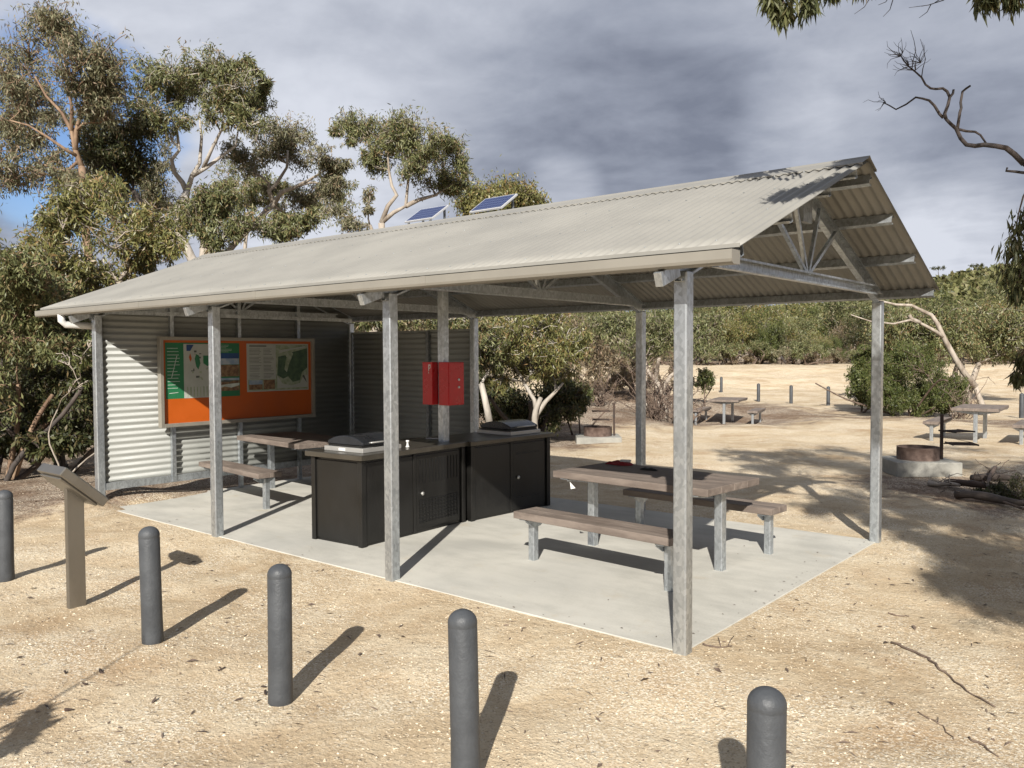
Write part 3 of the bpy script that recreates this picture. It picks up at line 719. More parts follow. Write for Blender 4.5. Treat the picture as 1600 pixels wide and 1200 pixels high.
for (px, py, lab) in ((1127, 617, 'far bollard behind the distant picnic table, leftmost of the far row'), (1185, 628, 'second far bollard from the left in the row by the road'),
                      (1236, 631, 'third far bollard from the left in the row by the road'), (1294, 635, 'fourth far bollard in the row by the road'),
                      (1350, 637, 'far bollard beside the right rear post and the green bush'), (1596, 656, 'far bollard at the right edge beside hanging leaves')):
    q = gz(px, py, -.12); o = b0.copy(); COL.objects.link(o); o.location = (q[0], q[1], gh(q[0], q[1])-.02); o.scale = (1, 1, 1.0); o.rotation_euler = (0, 0, px); tag(o, lab, 'bollard', FB)

# ------------------------------------------------------------------ fire pits
def firepit(label, loc, rz, plate_a, s=1.0):
    t = empty('fire_pit', loc, rz, label, 'fire pit', 'fire pits with swinging grills'); t.scale = (s, s, s)
    MB().box(-.47, .47, -.42, .42, -.12, .10).build('concrete_base', 'pit_concrete', t, .012)
    m = MB().lathe([(.30, .10), (.30, .285), (.305, .29), (.29, .29), (.288, .12), (0, .12)], 36); m.build('fire_ring', 'rust', t)
    m = MB().lathe([(.286, .13), (.12, .17), (0, .15)], 20); m.build('ash_bed', 'ash', t)
    MB().box(.325, .365, -.02, .02, .09, .78).build('grill_post', 'dark_rust', t, .004)
    for (z, a, w) in plate_a:
        ca, sa = math.cos(a), math.sin(a); M_ = Matrix.Translation((.345, 0, z)) @ Matrix.Rotation(a, 4, 'Z')
        p = MB(); p.box(.03, .10, -.012, .012, -.008, .008, 0, M_)
        for k in range(10): yy = -w/2+w*k/9; p.box(.10, .46, yy-.005, yy+.005, -.006, .006, 0, M_)
        p.box(.10, .115, -w/2, w/2, -.012, .012, 0, M_); p.box(.445, .46, -w/2, w/2, -.012, .012, 0, M_)
        p.build('grill_plate', 'dark_rust', t)
firepit('fire pit with raised grills on a pale concrete base left of the rear post', (-7.5, 10.25, gh(-7.5, 10.25)+.02), R(38), [(.62, R(180), .34), (.44, R(176), .36)])
firepit('fire pit with rusty ring and side grills beside the fallen branches on the right', (-.95, 9.20, gh(-.95, 9.20)+.12), R(36), [(.52, R(20), .34), (.34, R(-8), .4)])
q = gz(1600, 668); firepit('fire pit ring at the right edge behind the picnic table', (q[0]+.35, q[1]+.9, gh(q[0], q[1])), R(20), [(.45, R(190), .3)], .9)

# ------------------------------------------------------------------ things on the near table
m = MB(); random.seed(3)
def blobsheet(name, mat, cx, cy, z, w, d, h, label, cat, seed):
    rs = random.Random(seed); n = 12; vs = []; fs = []
    ph = [rs.uniform(0, 6) for _ in range(4)]
    for j in range(n+1):
        for i in range(n+1):
            u = i/n*2-1; v = j/n*2-1; e = max(0, 1-max(abs(u), abs(v))**4)
            vs.append((cx+u*w/2*(1+.12*math.sin(3*v+ph[0])), cy+v*d/2*(1+.15*math.sin(3.3*u+ph[1])), z+.004+h*e*(.6+.4*math.sin(5*u+ph[2])*math.sin(4*v+ph[3]))))
    for j in range(n):
        for i in range(n): a = j*(n+1)+i; fs.append((a, a+1, a+n+2, a+n+1))
    b = len(vs); vs += [(x, y, z+.001) for (x, y, _) in vs[:]]
    for j in range(n):
        for i in range(n): a = b+j*(n+1)+i; fs.append((a, a+n+1, a+n+2, a+1))
    rim = [i for i in range(n+1)]+[j*(n+1)+n for j in range(1, n+1)]+[n*(n+1)+i for i in range(n-1, -1, -1)]+[j*(n+1) for j in range(n-1, 0, -1)]
    for k in range(len(rim)): a, c = rim[k], rim[(k+1) % len(rim)]; fs.append((a, b+a, b+c, c))
    o = MB().add(vs, fs, True).build(name, mat); return tag(o, label, cat)
cl = blobsheet('folded_cloth', 'cloth_red', -1.93, 2.33, .736, .26, .16, .035, 'crumpled dark red cloth lying on the near picnic table', 'cloth', 4)
MB().box(-.05, .05, -.025, .025, 0, .02).build('label_patch', 'paper', cl, .003, loc=(-1.86, 2.33, .765), rot=(0, 0, .3))
blobsheet('glove', 'cloth_dark', -1.50, 2.16, .736, .16, .08, .02, 'small black crumpled glove lying on the near picnic table', 'glove', 9)
MB().prism([(0, 0), (.05, -.055), (.008, -.065)], 0, .002, 'y').build('paper_flag', 'paper', None, loc=(-1.90, 1.475, .672), rot=(0, 0, R(30)))
tag(bpy.data.objects['paper_flag'], 'small white paper triangle hanging under the edge of the near table', 'paper')

# ------------------------------------------------------------------ vegetation
def leaves(rng, centres, sig, n, ln, wd, droop=0.75, flat=0.0):
    """n leaves per centre, each a pointed four-cornered blade"""
    C = np.repeat(np.asarray(centres, float), n, axis=0); N = len(C)
    S = np.repeat(np.asarray(sig, float).reshape(len(centres), -1)*np.ones((1, 3)), n, axis=0)
    P = C+rng.normal(size=(N, 3))*S
    a = rng.normal(size=(N, 3))*0.62; a[:, 2] -= droop; a /= np.linalg.norm(a, axis=1)[:, None]
    b = np.cross(a, rng.normal(size=(N, 3))); b /= np.linalg.norm(b, axis=1)[:, None]+1e-9
    c = np.cross(a, b)
    l = (ln*rng.uniform(0.6, 1.25, N))[:, None]; w = (wd*rng.uniform(0.7, 1.3, N))[:, None]
    bend = c*l*rng.uniform(-.15, .15, N)[:, None]
    return np.stack([P, P+a*l*.45+b*w/2+bend, P+a*l, P+a*l*.45-b*w/2+bend], 1)

def curve(rng, A, B, n, wob, up=0.0):
    A = np.asarray(A, float); B = np.asarray(B, float); L = np.linalg.norm(B-A)
    t = np.linspace(0, 1, n+1)[:, None]; P = A+(B-A)*t
    w1, w2 = rng.normal(size=3)*wob*L, rng.normal(size=3)*wob*L*.5
    P = P+np.sin(t*math.pi)*w1+np.sin(t*2*math.pi)*w2
    P[:, 2] += (np.sin(t[:, 0]*math.pi))*up*L
    return P

def tree(name, label, cat, base, fork, blobs, r0, bark, leaf, ln=.12, wd=.03, per=500, seed=1, group=None, droop=.75,
         stems=1, nsub=15, clumps=46, csig=.15, wob=.07, limbk=.62, extra=None, flat=1.0, dens=1.25, fill=.6):
    """blobs: list of (x,y,z,r). A trunk, limbs grown to each foliage mass, twigs and leaf clumps."""
    rng = np.random.default_rng(seed); base = np.asarray(base, float)
    t = empty(name, base, 0, label, cat, group)
    m = MB(); nodes = []; L = lambda p: [tuple(q-base) for q in p]
    forks = [np.asarray(fork, float)]
    for s in range(stems-1): forks.append(forks[0]+rng.normal(size=3)*np.array([.9, .9, .35]))
    for fk in forks:
        b0_ = base+np.array([*(rng.normal(size=2)*.08*(stems > 1)), -.15])
        P = curve(rng, b0_, fk, 8, wob*.8); rr = np.linspace(r0*1.12, r0*.7, 9); rr[0] *= 1.35
        m.tube(L(P), rr, 9); nodes += [(P[i], rr[i]*(.9 if i > 4 else .6), i) for i in range(3, 9)]
    if extra:
        for (pts, ra, rb) in extra:
            pts = [np.asarray(p, float) for p in pts]; m.tube(L(pts), np.linspace(ra, rb, len(pts)), 8)
            nodes += [(p, ra+(rb-ra)*i/len(pts), 3) for i, p in enumerate(pts)][1:]
    cen = []; sg_ = []; cnt = []
    if len(blobs) > 5 and fill:
        B_ = np.array(blobs); more = []
        for i in range(len(B_)):
            dd = np.linalg.norm(B_[:, :3]-B_[i, :3], axis=1); nb = np.argsort(dd)[1:4]
            for j in nb:
                if rng.uniform() < fill: w_ = rng.uniform(.35, .65); q_ = B_[i]*w_+B_[j]*(1-w_); more.append((q_[0], q_[1], q_[2]+rng.normal()*.1*q_[3], q_[3]*rng.uniform(.6, .95)))
        blobs = list(blobs)+more; per = per*.8
    order = sorted(blobs, key=lambda b: np.linalg.norm(np.array(b[:3])-forks[0]))
    for (x, y, z, r) in order:
        c = np.array([x, y, z]); tip = c-np.array([0, 0, .25*r])
        best = min(nodes, key=lambda q: np.linalg.norm(tip-q[0])+1.3*max(0, q[0][2]-tip[2]+.2*r)-3.0*q[1])
        ra = min(best[1]*.6, max(.010, limbk*r0*.75)); d = np.linalg.norm(tip-best[0]); n = max(4, int(d/.35))
        n = min(n, 9); P = curve(rng, best[0], tip, n, wob, .10); rr = np.linspace(ra, max(ra*.38, .007), n+1)
        m.tube(L(P), rr, 6); nodes += [(P[i], rr[i], 1) for i in range(1, n+1)]
        ends = []
        for k in range(nsub):
            i = rng.integers(max(1, n//2), n+1); v = rng.normal(size=3); v /= np.linalg.norm(v); v[2] = v[2]*.7+.12
            e = c+v*r*rng.uniform(.4, 1.5)*np.array([1, 1, flat]); Q = curve(rng, P[i], e, 4, .10, .08)
            m.tube(L(Q), np.linspace(max(.010, rr[i]*.5), .005+.002*r, 5), 4, False); ends += [Q[4], Q[3]*.5+Q[4]*.5, Q[2]]
        ends = np.array(ends); pick = rng.integers(0, len(ends), clumps)
        for k in pick: cen.append(ends[k]+rng.normal(size=3)*r*.12-np.array([0, 0, r*.06])); sg_.append([r*csig*rng.uniform(.5, 1.2)]*2+[r*csig*rng.uniform(.8, 1.3)])
    m.build('trunk', bark, t)
    if per:
        n = max(3, int(per*dens/clumps)); V = leaves(rng, np.array(cen), np.array(sg_), n, ln*.88, wd*.8, droop)
        quads_obj('crown', V-base, leaf, t)
    return t
def PB(D, L, dj=0.6, seed=0, zoff=0):
    """foliage masses placed at distance D: rows of (px, py, radius px, optional depth offset)"""
    rs = random.Random(seed); o = []
    for q in L:
        dd = D+(q[3] if len(q) > 3 else rs.uniform(-dj, dj)); p = at(q[0], q[1], dd); o.append((p[0], p[1], p[2]+zoff, 1.12*q[2]*dd/FPX))
    return o
def foot(px, D):
    p = at(px, 600, D); return np.array([p[0], p[1], gh(p[0], p[1])])

GT = 'eucalypts standing behind the shelter'
# big eucalypt, top left
tree('eucalyptus_tree', 'tallest eucalypt at the far left with open rust and white limbs', 'tree', foot(175, 17), at(128, 262, 17),
     PB(17, [(78, 52, 42), (35, 98, 42), (100, 108, 42), (148, 82, 34), (62, 150, 38), (20, 172, 38), (152, 128, 32), (184, 118, 28), (22, 228, 36), (62, 212, 30), (92, 262, 30), (30, 282, 32),
             (165, 178, 32), (8, 128, 38), (112, 50, 24), (-40, 120, 50), (-55, 200, 50), (-40, 290, 48), (75, 24, 20), (135, 160, 24), (-5, 250, 30), (110, 290, 22)], 1.0, 2),
     .10, 'bark_rust', 'leaf_grey', .13, .03, 560, 11, GT,
     extra=[([at(128, 262, 17), at(118, 235, 17), at(112, 205, 17), at(96, 175, 17), at(72, 150, 17), at(55, 120, 17)], .06, .015),
            ([at(118, 235, 17), at(119, 205, 17), at(128, 170, 17), at(150, 140, 17), at(158, 105, 17)], .055, .015), ([at(112, 205, 17), at(112, 165, 17), at(104, 130, 17), at(100, 85, 17)], .045, .012),
            ([at(122, 245, 17), at(100, 232, 16.8), at(74, 214, 16.7), at(45, 196, 16.6), at(15, 188, 16.6)], .04, .012), ([at(124, 250, 17), at(104, 268, 16.9), at(70, 258, 16.8), at(40, 262, 16.8)], .035, .01)], wob=.09, nsub=16)
tree('eucalyptus_tree', 'dark leaved eucalypt between the tall left tree and the white limbed one', 'tree', foot(212, 20.5), at(208, 300, 20.5),
     PB(20.5, [(190, 188, 36), (216, 228, 36), (172, 232, 34), (228, 262, 28), (192, 268, 28), (150, 252, 28), (214, 160, 26), (180, 300, 24), (235, 200, 20), (140, 215, 24)], 1.0, 3),
     .10, 'bark_dark', 'leaf_dark', .14, .036, 520, 12, GT)
tree('eucalyptus_tree', 'round topped eucalypt with twisting white limbs behind the left roof', 'tree', foot(324, 19), at(292, 300, 19),
     PB(19, [(236, 97, 26), (270, 108, 28), (310, 108, 30), (342, 106, 28), (375, 128, 28), (350, 150, 32), (302, 150, 28), (262, 146, 28), (398, 165, 20), (386, 98, 11), (416, 127, 10), (256, 196, 18),
             (240, 168, 24), (390, 192, 16), (330, 178, 20), (405, 143, 16), (285, 128, 24), (365, 175, 18)], .9, 4),
     .12, 'bark_white', 'leaf_olive', .14, .032, 460, 13, GT, wob=.11, nsub=16,
     extra=[([at(292, 300, 19), at(285, 285, 19), at(273, 270, 19), at(268, 250, 18.9), at(280, 235, 18.9), at(276, 200, 19), at(266, 178, 19)], .065, .02),
            ([at(292, 300, 19), at(300, 275, 19), at(312, 255, 19), at(315, 215, 19.1), at(312, 185, 19.1)], .065, .02),
            ([at(300, 275, 19), at(322, 262, 19), at(345, 245, 19.2), at(368, 228, 19.3), at(372, 205, 19.3)], .055, .018),
            ([at(318, 262, 19), at(330, 235, 18.8), at(345, 205, 18.7), at(350, 185, 18.6)], .05, .018)])
tree('eucalyptus_tree', 'wispy grey eucalypt with spreading pale branches behind the roof', 'tree', foot(425, 21), at(428, 318, 21),
     PB(21, [(402, 205, 24), (440, 202, 26), (470, 214, 24), (402, 240, 24), (430, 238, 20), (480, 248, 26), (500, 240, 18), (520, 268, 18), (502, 298, 20), (362, 228, 18), (452, 335, 16), (535, 255, 10), (385, 262, 16), (515, 325, 14)], .9, 5),
     .10, 'bark_pale', 'leaf_grey', .14, .032, 420, 14, GT, wob=.12,
     extra=[([at(428, 318, 21), at(440, 300, 21), at(462, 292, 21), at(485, 280, 21), at(515, 262, 21)], .07, .02), ([at(428, 318, 21), at(420, 298, 21), at(430, 290, 21), at(448, 262, 21), at(450, 235, 21)], .07, .02)])
tree('eucalyptus_tree', 'airy eucalypt with curving forked trunk left of the solar panels', 'tree', foot(585, 20), at(596, 348, 20),
     PB(20, [(540, 194, 18), (575, 190, 20), (612, 193, 26), (650, 194, 26), (680, 210, 22), (600, 225, 26), (640, 235, 26), (688, 238, 20), (712, 222, 12), (590, 262, 20), (640, 266, 20), (668, 285, 18), (700, 282, 20),
             (724, 272, 15), (620, 210, 24), (572, 238, 15), (660, 255, 18), (525, 203, 10), (710, 295, 14)], .9, 6),
     .11, 'bark_pale', 'leaf_olive', .13, .03, 420, 15, GT, wob=.10,
     extra=[([at(596, 348, 20), at(606, 322, 20), at(620, 305, 20), at(612, 290, 20), at(608, 268, 20), at(606, 245, 20)], .06, .02),
            ([at(596, 348, 20), at(615, 332, 20), at(634, 322, 20), at(638, 280, 20), at(642, 250, 20)], .06, .02),
            ([at(634, 322, 20), at(655, 312, 20.2), at(680, 305, 20.3), at(700, 292, 20.3)], .06, .02)])
tree('eucalyptus_tree', 'small thin grey sapling beside the forked eucalypt left of the solar panels', 'tree', foot(582, 18.5), at(578, 352, 18.5),
     PB(18.5, [(546, 340, 11), (556, 352, 12), (575, 302, 9), (578, 325, 8), (540, 352, 10)], .3, 7), .055, 'bark_pale', 'leaf_grey', .13, .03, 260, 16, GT)
tree('eucalyptus_tree', 'dense rounded golden green tree behind the right solar panel', 'tree', foot(785, 24), at(786, 380, 24),
     PB(24, [(740, 306, 22), (772, 300, 22), (812, 300, 20), (842, 312, 14), (758, 325, 24), (798, 325, 24), (828, 322, 20), (728, 322, 16), (790, 310, 20)], 1.0, 8),
     .14, 'bark_pale', 'leaf_gold', .14, .045, 850, 17, GT, csig=.3)
tree('eucalyptus_tree', 'hazy far eucalypt seen through the gap right of the tallest left tree', 'tree', foot(170, 27), at(175, 330, 27),
     PB(27, [(140, 250, 26), (165, 215, 24), (190, 300, 26), (225, 310, 24), (150, 300, 26), (240, 270, 22), (250, 310, 22), (120, 300, 26), (215, 190, 20), (260, 230, 18), (100, 180, 22), (60, 180, 24), (270, 330, 22)], 1.5, 51),
     .10, 'bark_pale', 'leaf_grey', .15, .04, 420, 51, GT)
tree('eucalyptus_tree', 'far airy eucalypt filling the gap between the white limbed and wispy trees', 'tree', foot(385, 28), at(388, 340, 28),
     PB(28, [(360, 260, 18), (385, 290, 20), (410, 310, 20), (365, 310, 18), (440, 320, 18), (470, 310, 18), (345, 330, 18), (510, 335, 18), (540, 290, 12), (420, 275, 16), (535, 325, 14)], 1.5, 52),
     .08, 'bark_pale', 'leaf_olive', .15, .04, 380, 52, GT)
# mid trees behind the roof's left slope
tree('eucalyptus_tree', 'bushy yellow green tree rising over the left end of the roof', 'tree', foot(185, 14.5), at(185, 440, 14.5),
     PB(14.5, [(150, 312, 34), (198, 330, 36), (245, 342, 26), (122, 352, 38), (180, 378, 36), (236, 385, 30), (62, 372, 30), (92, 408, 34), (140, 420, 38), (200, 422, 34), (270, 384, 20), (30, 410, 30), (262, 350, 18), (100, 322, 20),
               (160, 285, 18), (70, 340, 18), (120, 455, 34), (60, 440, 34)], 1.0, 9),
     .11, 'bark_pale', 'leaf_gold', .13, .032, 520, 18, GT, stems=3)
tree('eucalyptus_tree', 'thick trunked eucalypt with low dark crown at the roof edge', 'tree', foot(330, 16.5), at(322, 362, 16.5),
     PB(16.5, [(325, 300, 22), (310, 322, 20), (345, 330, 20), (382, 342, 24), (418, 352, 24), (458, 350, 22), (488, 338, 16), (362, 300, 14), (440, 368, 20), (300, 350, 22), (340, 380, 20)], .8, 10),
     .15, 'bark_pale', 'leaf_olive', .13, .033, 420, 19, GT, wob=.10)
tree('eucalyptus_tree', 'multi stemmed shaded tree with rusty trunks left of the shelter', 'tree', foot(18, 12.5), at(28, 600, 12.5),
     PB(12.5, [(20, 452, 42), (68, 470, 40), (112, 482, 30), (30, 522, 44), (88, 540, 36), (122, 560, 24), (0, 400, 36), (-50, 450, 55), (-60, 540, 55), (112, 520, 28), (45, 425, 28), (-20, 580, 40), (-60, 640, 50), (100, 440, 24)], 1.1, 11),
     .045, 'bark_rust', 'leaf_olive', .12, .032, 560, 20, GT, stems=3, wob=.06, limbk=.4)
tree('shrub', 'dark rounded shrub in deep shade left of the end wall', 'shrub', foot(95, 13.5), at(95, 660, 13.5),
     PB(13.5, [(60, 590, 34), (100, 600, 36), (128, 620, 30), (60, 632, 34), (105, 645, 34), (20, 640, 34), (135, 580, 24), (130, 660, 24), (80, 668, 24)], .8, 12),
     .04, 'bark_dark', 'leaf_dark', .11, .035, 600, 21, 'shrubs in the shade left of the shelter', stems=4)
tree('shrub', 'sparse leaning shrub with bare pale stems left of the end wall', 'shrub', foot(70, 11.4), at(90, 640, 11.4),
     PB(11.4, [(128, 560, 14), (150, 530, 14), (125, 600, 10), (100, 560, 10)], .4, 13), .012, 'bark_pale', 'leaf_fresh', .10, .022, 130, 22, 'shrubs in the shade left of the shelter', stems=3, wob=.06)
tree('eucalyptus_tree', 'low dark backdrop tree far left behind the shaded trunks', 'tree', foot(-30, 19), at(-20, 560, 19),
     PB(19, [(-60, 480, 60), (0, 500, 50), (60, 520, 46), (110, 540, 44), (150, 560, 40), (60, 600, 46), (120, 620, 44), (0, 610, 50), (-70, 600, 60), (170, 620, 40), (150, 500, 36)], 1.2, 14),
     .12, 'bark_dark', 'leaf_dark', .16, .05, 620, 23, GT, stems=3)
for (px, D, sd_, lab) in ((-40, 16, 24, 'dark thicket shrub at the left edge behind the rusty trunks'), (60, 18, 25, 'dark thicket shrub in the gap under the shaded tree'), (135, 19, 26, 'dark thicket shrub directly left of the end wall post'), (0, 12.3, 27, 'low dark shrub added to darken the shaded ground beside the rusty trunks'), (88, 12.8, 28, 'low dark shrub added to darken the shaded litter between rusty trunks and end wall')):  # the two low ones are added to darken the shaded ground
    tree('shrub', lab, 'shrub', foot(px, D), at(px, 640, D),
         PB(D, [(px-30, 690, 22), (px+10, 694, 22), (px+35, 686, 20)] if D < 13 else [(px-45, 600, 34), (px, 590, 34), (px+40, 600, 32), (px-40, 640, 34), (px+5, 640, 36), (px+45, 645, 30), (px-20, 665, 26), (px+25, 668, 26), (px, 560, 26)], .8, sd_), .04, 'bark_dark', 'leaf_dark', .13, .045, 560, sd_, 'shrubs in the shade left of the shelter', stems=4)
# mallee seen through the shelter
tree('mallee_tree', 'twisted white trunked mallee seen through the shelter above the rear barbecue', 'tree', foot(828, 16), at(845, 622, 16),
     PB(16, [(790, 520, 30), (832, 510, 32), (872, 528, 32), (800, 558, 32), (850, 556, 30), (888, 552, 24), (768, 548, 24), (832, 582, 26), (778, 592, 20), (880, 582, 18), (760, 510, 24), (905, 535, 16), (810, 490, 24), (860, 488, 24)], .7, 31),
     .065, 'bark_white', 'leaf_gold', .11, .026, 560, 31, 'trees seen through the shelter', wob=.13,
     extra=[([foot(825, 16), at(838, 648, 16), at(852, 628, 16), at(868, 612, 16), at(880, 598, 16)], .065, .02), ([at(838, 648, 16), at(835, 625, 16), at(820, 600, 16), at(806, 575, 16), at(795, 560, 16)], .05, .015)])
tree('mallee_tree', 'white trunk leaning behind the rear post beside the rear barbecue', 'tree', foot(770, 15), at(752, 600, 15),
     PB(15, [(740, 540, 24), (765, 520, 24), (735, 500, 22), (700, 505, 24), (660, 500, 24), (770, 570, 18), (600, 498, 24), (560, 500, 20)], .6, 32),
     .075, 'bark_white', 'leaf_olive', .11, .028, 480, 32, 'trees seen through the shelter', wob=.10)
tree('shrub', 'dense dark shrub behind the twisted white trunked mallee', 'shrub', foot(830, 18), at(830, 640, 18),
     PB(18, [(780, 618, 32), (822, 630, 32), (868, 622, 30), (895, 612, 20), (868, 598, 24), (760, 640, 26), (840, 655, 26), (880, 648, 22), (800, 655, 26), (905, 632, 14), (750, 600, 26)], .8, 33),
     .05, 'bark_dark', 'leaf_dark', .12, .04, 700, 33, 'shrubs seen through the shelter', stems=4)
tree('shrub', 'pale green low shrub at the foot of the dark shrub', 'shrub', foot(905, 19), at(905, 632, 19),
     PB(19, [(905, 622, 12), (918, 612, 12), (895, 640, 12)], .4, 34), .02, 'twig_brown', 'leaf_fresh', .10, .025, 350, 34, 'shrubs seen through the shelter', stems=3)
tree('mallee_tree', 'thin multi stemmed mallee between the rear post and near right post', 'tree', foot(1035, 25), at(1030, 560, 25),
     PB(25, [(960, 512, 26), (1005, 505, 28), (1050, 515, 28), (1092, 512, 28), (985, 540, 22), (1035, 545, 22), (1080, 545, 20), (930, 505, 24), (1120, 500, 20)], 1.2, 35),
     .07, 'bark_pale', 'leaf_scrub', .14, .04, 520, 35, 'trees seen through the shelter', stems=4, wob=.12)
def deadbush(label, px, D, h, seed, n=26, w=1.0):
    rng = np.random.default_rng(seed); b = foot(px, D); t = empty('dead_shrub', b, 0, label, 'shrub', 'dry leafless shrubs')
    m = MB()
    for k in range(n):
        e = np.array([rng.normal()*w*.6, rng.normal()*w*.6, h*rng.uniform(.4, 1.1)]); P = curve(rng, np.array([*(rng.normal(size=2)*.12), -.05]), e, 5, .10)
        m.tube(P, np.linspace(.02, .006, 6), 4, False)
        for j in range(4):
            i = rng.integers(2, 6); Q = curve(rng, P[i], P[i]+rng.normal(size=3)*np.array([.35, .35, .3])*h*.6, 3, .1); m.tube(Q, np.linspace(.010, .004, 4), 4, False)
    m.build('stems', 'twig_brown', t); return t
deadbush('tangle of dry bare stems between the rear post and near right post', 1022, 23, 1.5, 41, 34, 1.1)
deadbush('low dry bare shrub on the litter left of the distant picnic table', 1060, 22, .8, 42, 26, .9)
deadbush('leafless grey shrub on the mound behind the left fire pit', 940, 26, 1.0, 43, 18, .8)
tree('shrub', 'small green shrub right of the near right post by the road', 'shrub', foot(1102, 27), at(1102, 600, 27),
     PB(27, [(1100, 582, 11), (1098, 600, 12), (1108, 592, 10)], .3, 36), .02, 'twig_brown', 'leaf_fresh', .13, .035, 500, 36, 'green shrubs by the road', stems=3)
# green bush + leaning trunk on the right
tree('shrub', 'large fresh green bush behind the right rear post', 'shrub', foot(1420, 25), at(1420, 610, 25),
     PB(25, [(1400, 592, 26), (1432, 572, 24), (1462, 590, 26), (1415, 620, 22), (1450, 618, 24), (1485, 610, 20), (1390, 565, 18), (1380, 615, 18), (1440, 600, 24), (1472, 625, 16), (1500, 600, 12), (1410, 548, 14), (1395, 630, 16), (1430, 635, 16), (1460, 635, 14), (1380, 590, 20), (1490, 630, 12), (1370, 630, 12), (1445, 550, 14)], .8, 37),
     .03, 'twig_brown', 'leaf_fresh', .10, .024, 1500, 37, 'green shrubs by the road', stems=5, clumps=40)
tree('shrub', 'upright green shrub left of the right rear post by the bollards', 'shrub', foot(1348, 27), at(1348, 610, 27),
     PB(27, [(1350, 562, 14), (1345, 585, 15), (1358, 578, 14), (1340, 605, 14), (1362, 600, 14), (1352, 545, 9), (1350, 620, 13), (1338, 590, 11)], .4, 38),
     .03, 'twig_brown', 'leaf_fresh', .12, .035, 750, 38, 'green shrubs by the road', stems=3)
tree('mallee_tree', 'olive tree filling the view above the green bush on the right', 'tree', foot(1500, 32), at(1500, 560, 32),
     PB(32, [(1400, 500, 26), (1438, 505, 30), (1475, 498, 30), (1512, 500, 32), (1550, 505, 32), (1590, 500, 32), (1600, 540, 30), (1420, 535, 26), (1455, 540, 24), (1560, 545, 24), (1520, 535, 24), (1380, 520, 24), (1635, 510, 34), (1490, 528, 24), (1390, 550, 20)], 1.5, 39),
     .12, 'bark_pale', 'leaf_olive', .17, .055, 800, 39, 'trees beyond the picnic tables', stems=4, wob=.12)
lt = tree('leaning_tree', 'bare pale trunk leaning left over the green bush on the right', 'tree', foot(1546, 25.5), at(1522, 600, 25.5), PB(25.5, [(1330, 492, 5), (1360, 470, 6)], .1, 40), .10, 'bark_pale', 'leaf_scrub', .12, .03, 40, 40,
     wob=.02, limbk=.2, extra=[([at(1524, 604, 25.5), at(1506, 582, 25.5), at(1490, 556, 25.5), at(1476, 530, 25.5), at(1464, 505, 25.5), at(1455, 492, 25.5), at(1440, 485, 25.5), at(1424, 477, 25.5), at(1400, 476, 25.6), at(1375, 470, 25.6)], .10, .03),
                     ([at(1474, 527, 25.5), at(1462, 518, 25.4), at(1448, 510, 25.3), at(1436, 504, 25.3), at(1422, 500, 25.3), at(1396, 506, 25.3), at(1360, 502, 25.3), at(1330, 492, 25.3)], .06, .015),
                     ([at(1438, 504, 25.3), at(1424, 498, 25.3), at(1421, 492, 25.3)], .06, .05),
                     ([foot(1508, 26), at(1515, 618, 25.8), at(1520, 598, 25.6)], .07, .06)])
deadbush('thin dry stems at the base of the leaning trunk', 1500, 24.5, 1.3, 44, 14, .5)

# ---- trees beyond the road, copied from a few grown ones
def proto(kind, seed, leaf, bark, h, w, n, per, ln, wd, stems=3):
    rs = random.Random(seed); bl_ = []
    for k in range(n):
        a = rs.uniform(0, 6.28); q = rs.uniform(0, 1)**.5*w; bl_.append((math.cos(a)*q, math.sin(a)*q, h*rs.uniform(.45, .95)-.25*h*(q/w)**2, rs.uniform(.16, .26)*h))
    return tree(kind, '', 'tree', (0, 0, 0), (0, 0, h*.35), bl_, .02*h+.02, bark, leaf, ln, wd, per, seed, dens=1.3, fill=0, stems=stems, wob=.10, clumps=22, nsub=5, csig=.2)
P_ = [proto('mallee_tree', 61, 'leaf_scrub', 'bark_pale', 5.0, 2.0, 12, 560, .20, .065), proto('mallee_tree', 62, 'leaf_olive', 'bark_pale', 5.6, 2.3, 14, 560, .20, .065), proto('mallee_tree', 63, 'leaf_gold', 'bark_pale', 4.4, 2.2, 12, 560, .20, .065),
      proto('mallee_tree', 64, 'leaf_scrub', 'bark_dark', 4.0, 2.4, 12, 560, .20, .065)]
P_.append(proto('mallee_tree', 65, 'leaf_dark', 'bark_dark', 4.6, 2.0, 12, 560, .20, .065)); P_.append(proto('mallee_tree', 66, 'leaf_dry', 'bark_pale', 3.8, 2.0, 10, 380, .19, .05)); P_.append(proto('mallee_tree', 67, 'leaf_fresh', 'bark_dark', 4.2, 1.8, 11, 560, .19, .06))
S_ = [proto('low_shrub', 71, 'leaf_dry', 'twig_brown', 1.5, 1.1, 7, 260, .16, .06, 4), proto('low_shrub', 72, 'leaf_scrub', 'twig_brown', 1.7, 1.2, 8, 300, .16, .06, 4), proto('low_shrub', 73, 'leaf_grey', 'twig_brown', 1.2, 1.3, 7, 300, .16, .06, 4)]
rs = random.Random(77); first = set()
def put(pl, px, D, s, label, cat, grp):
    p = rs.choice(pl); w = foot(px, D); c = p if id(p) not in first else copy_tree(p); first.add(id(p))
    c.location = tuple(w-np.array([0, 0, .05])); c.scale = (s, s, s*rs.uniform(.9, 1.1)); c.rotation_euler.z = rs.uniform(0, 6.28); c['label'] = label; c['category'] = cat; c['group'] = grp
GB = 'scrub trees in the belt beyond the dirt road'; GL = 'low shrubs along the far edge of the dirt road'
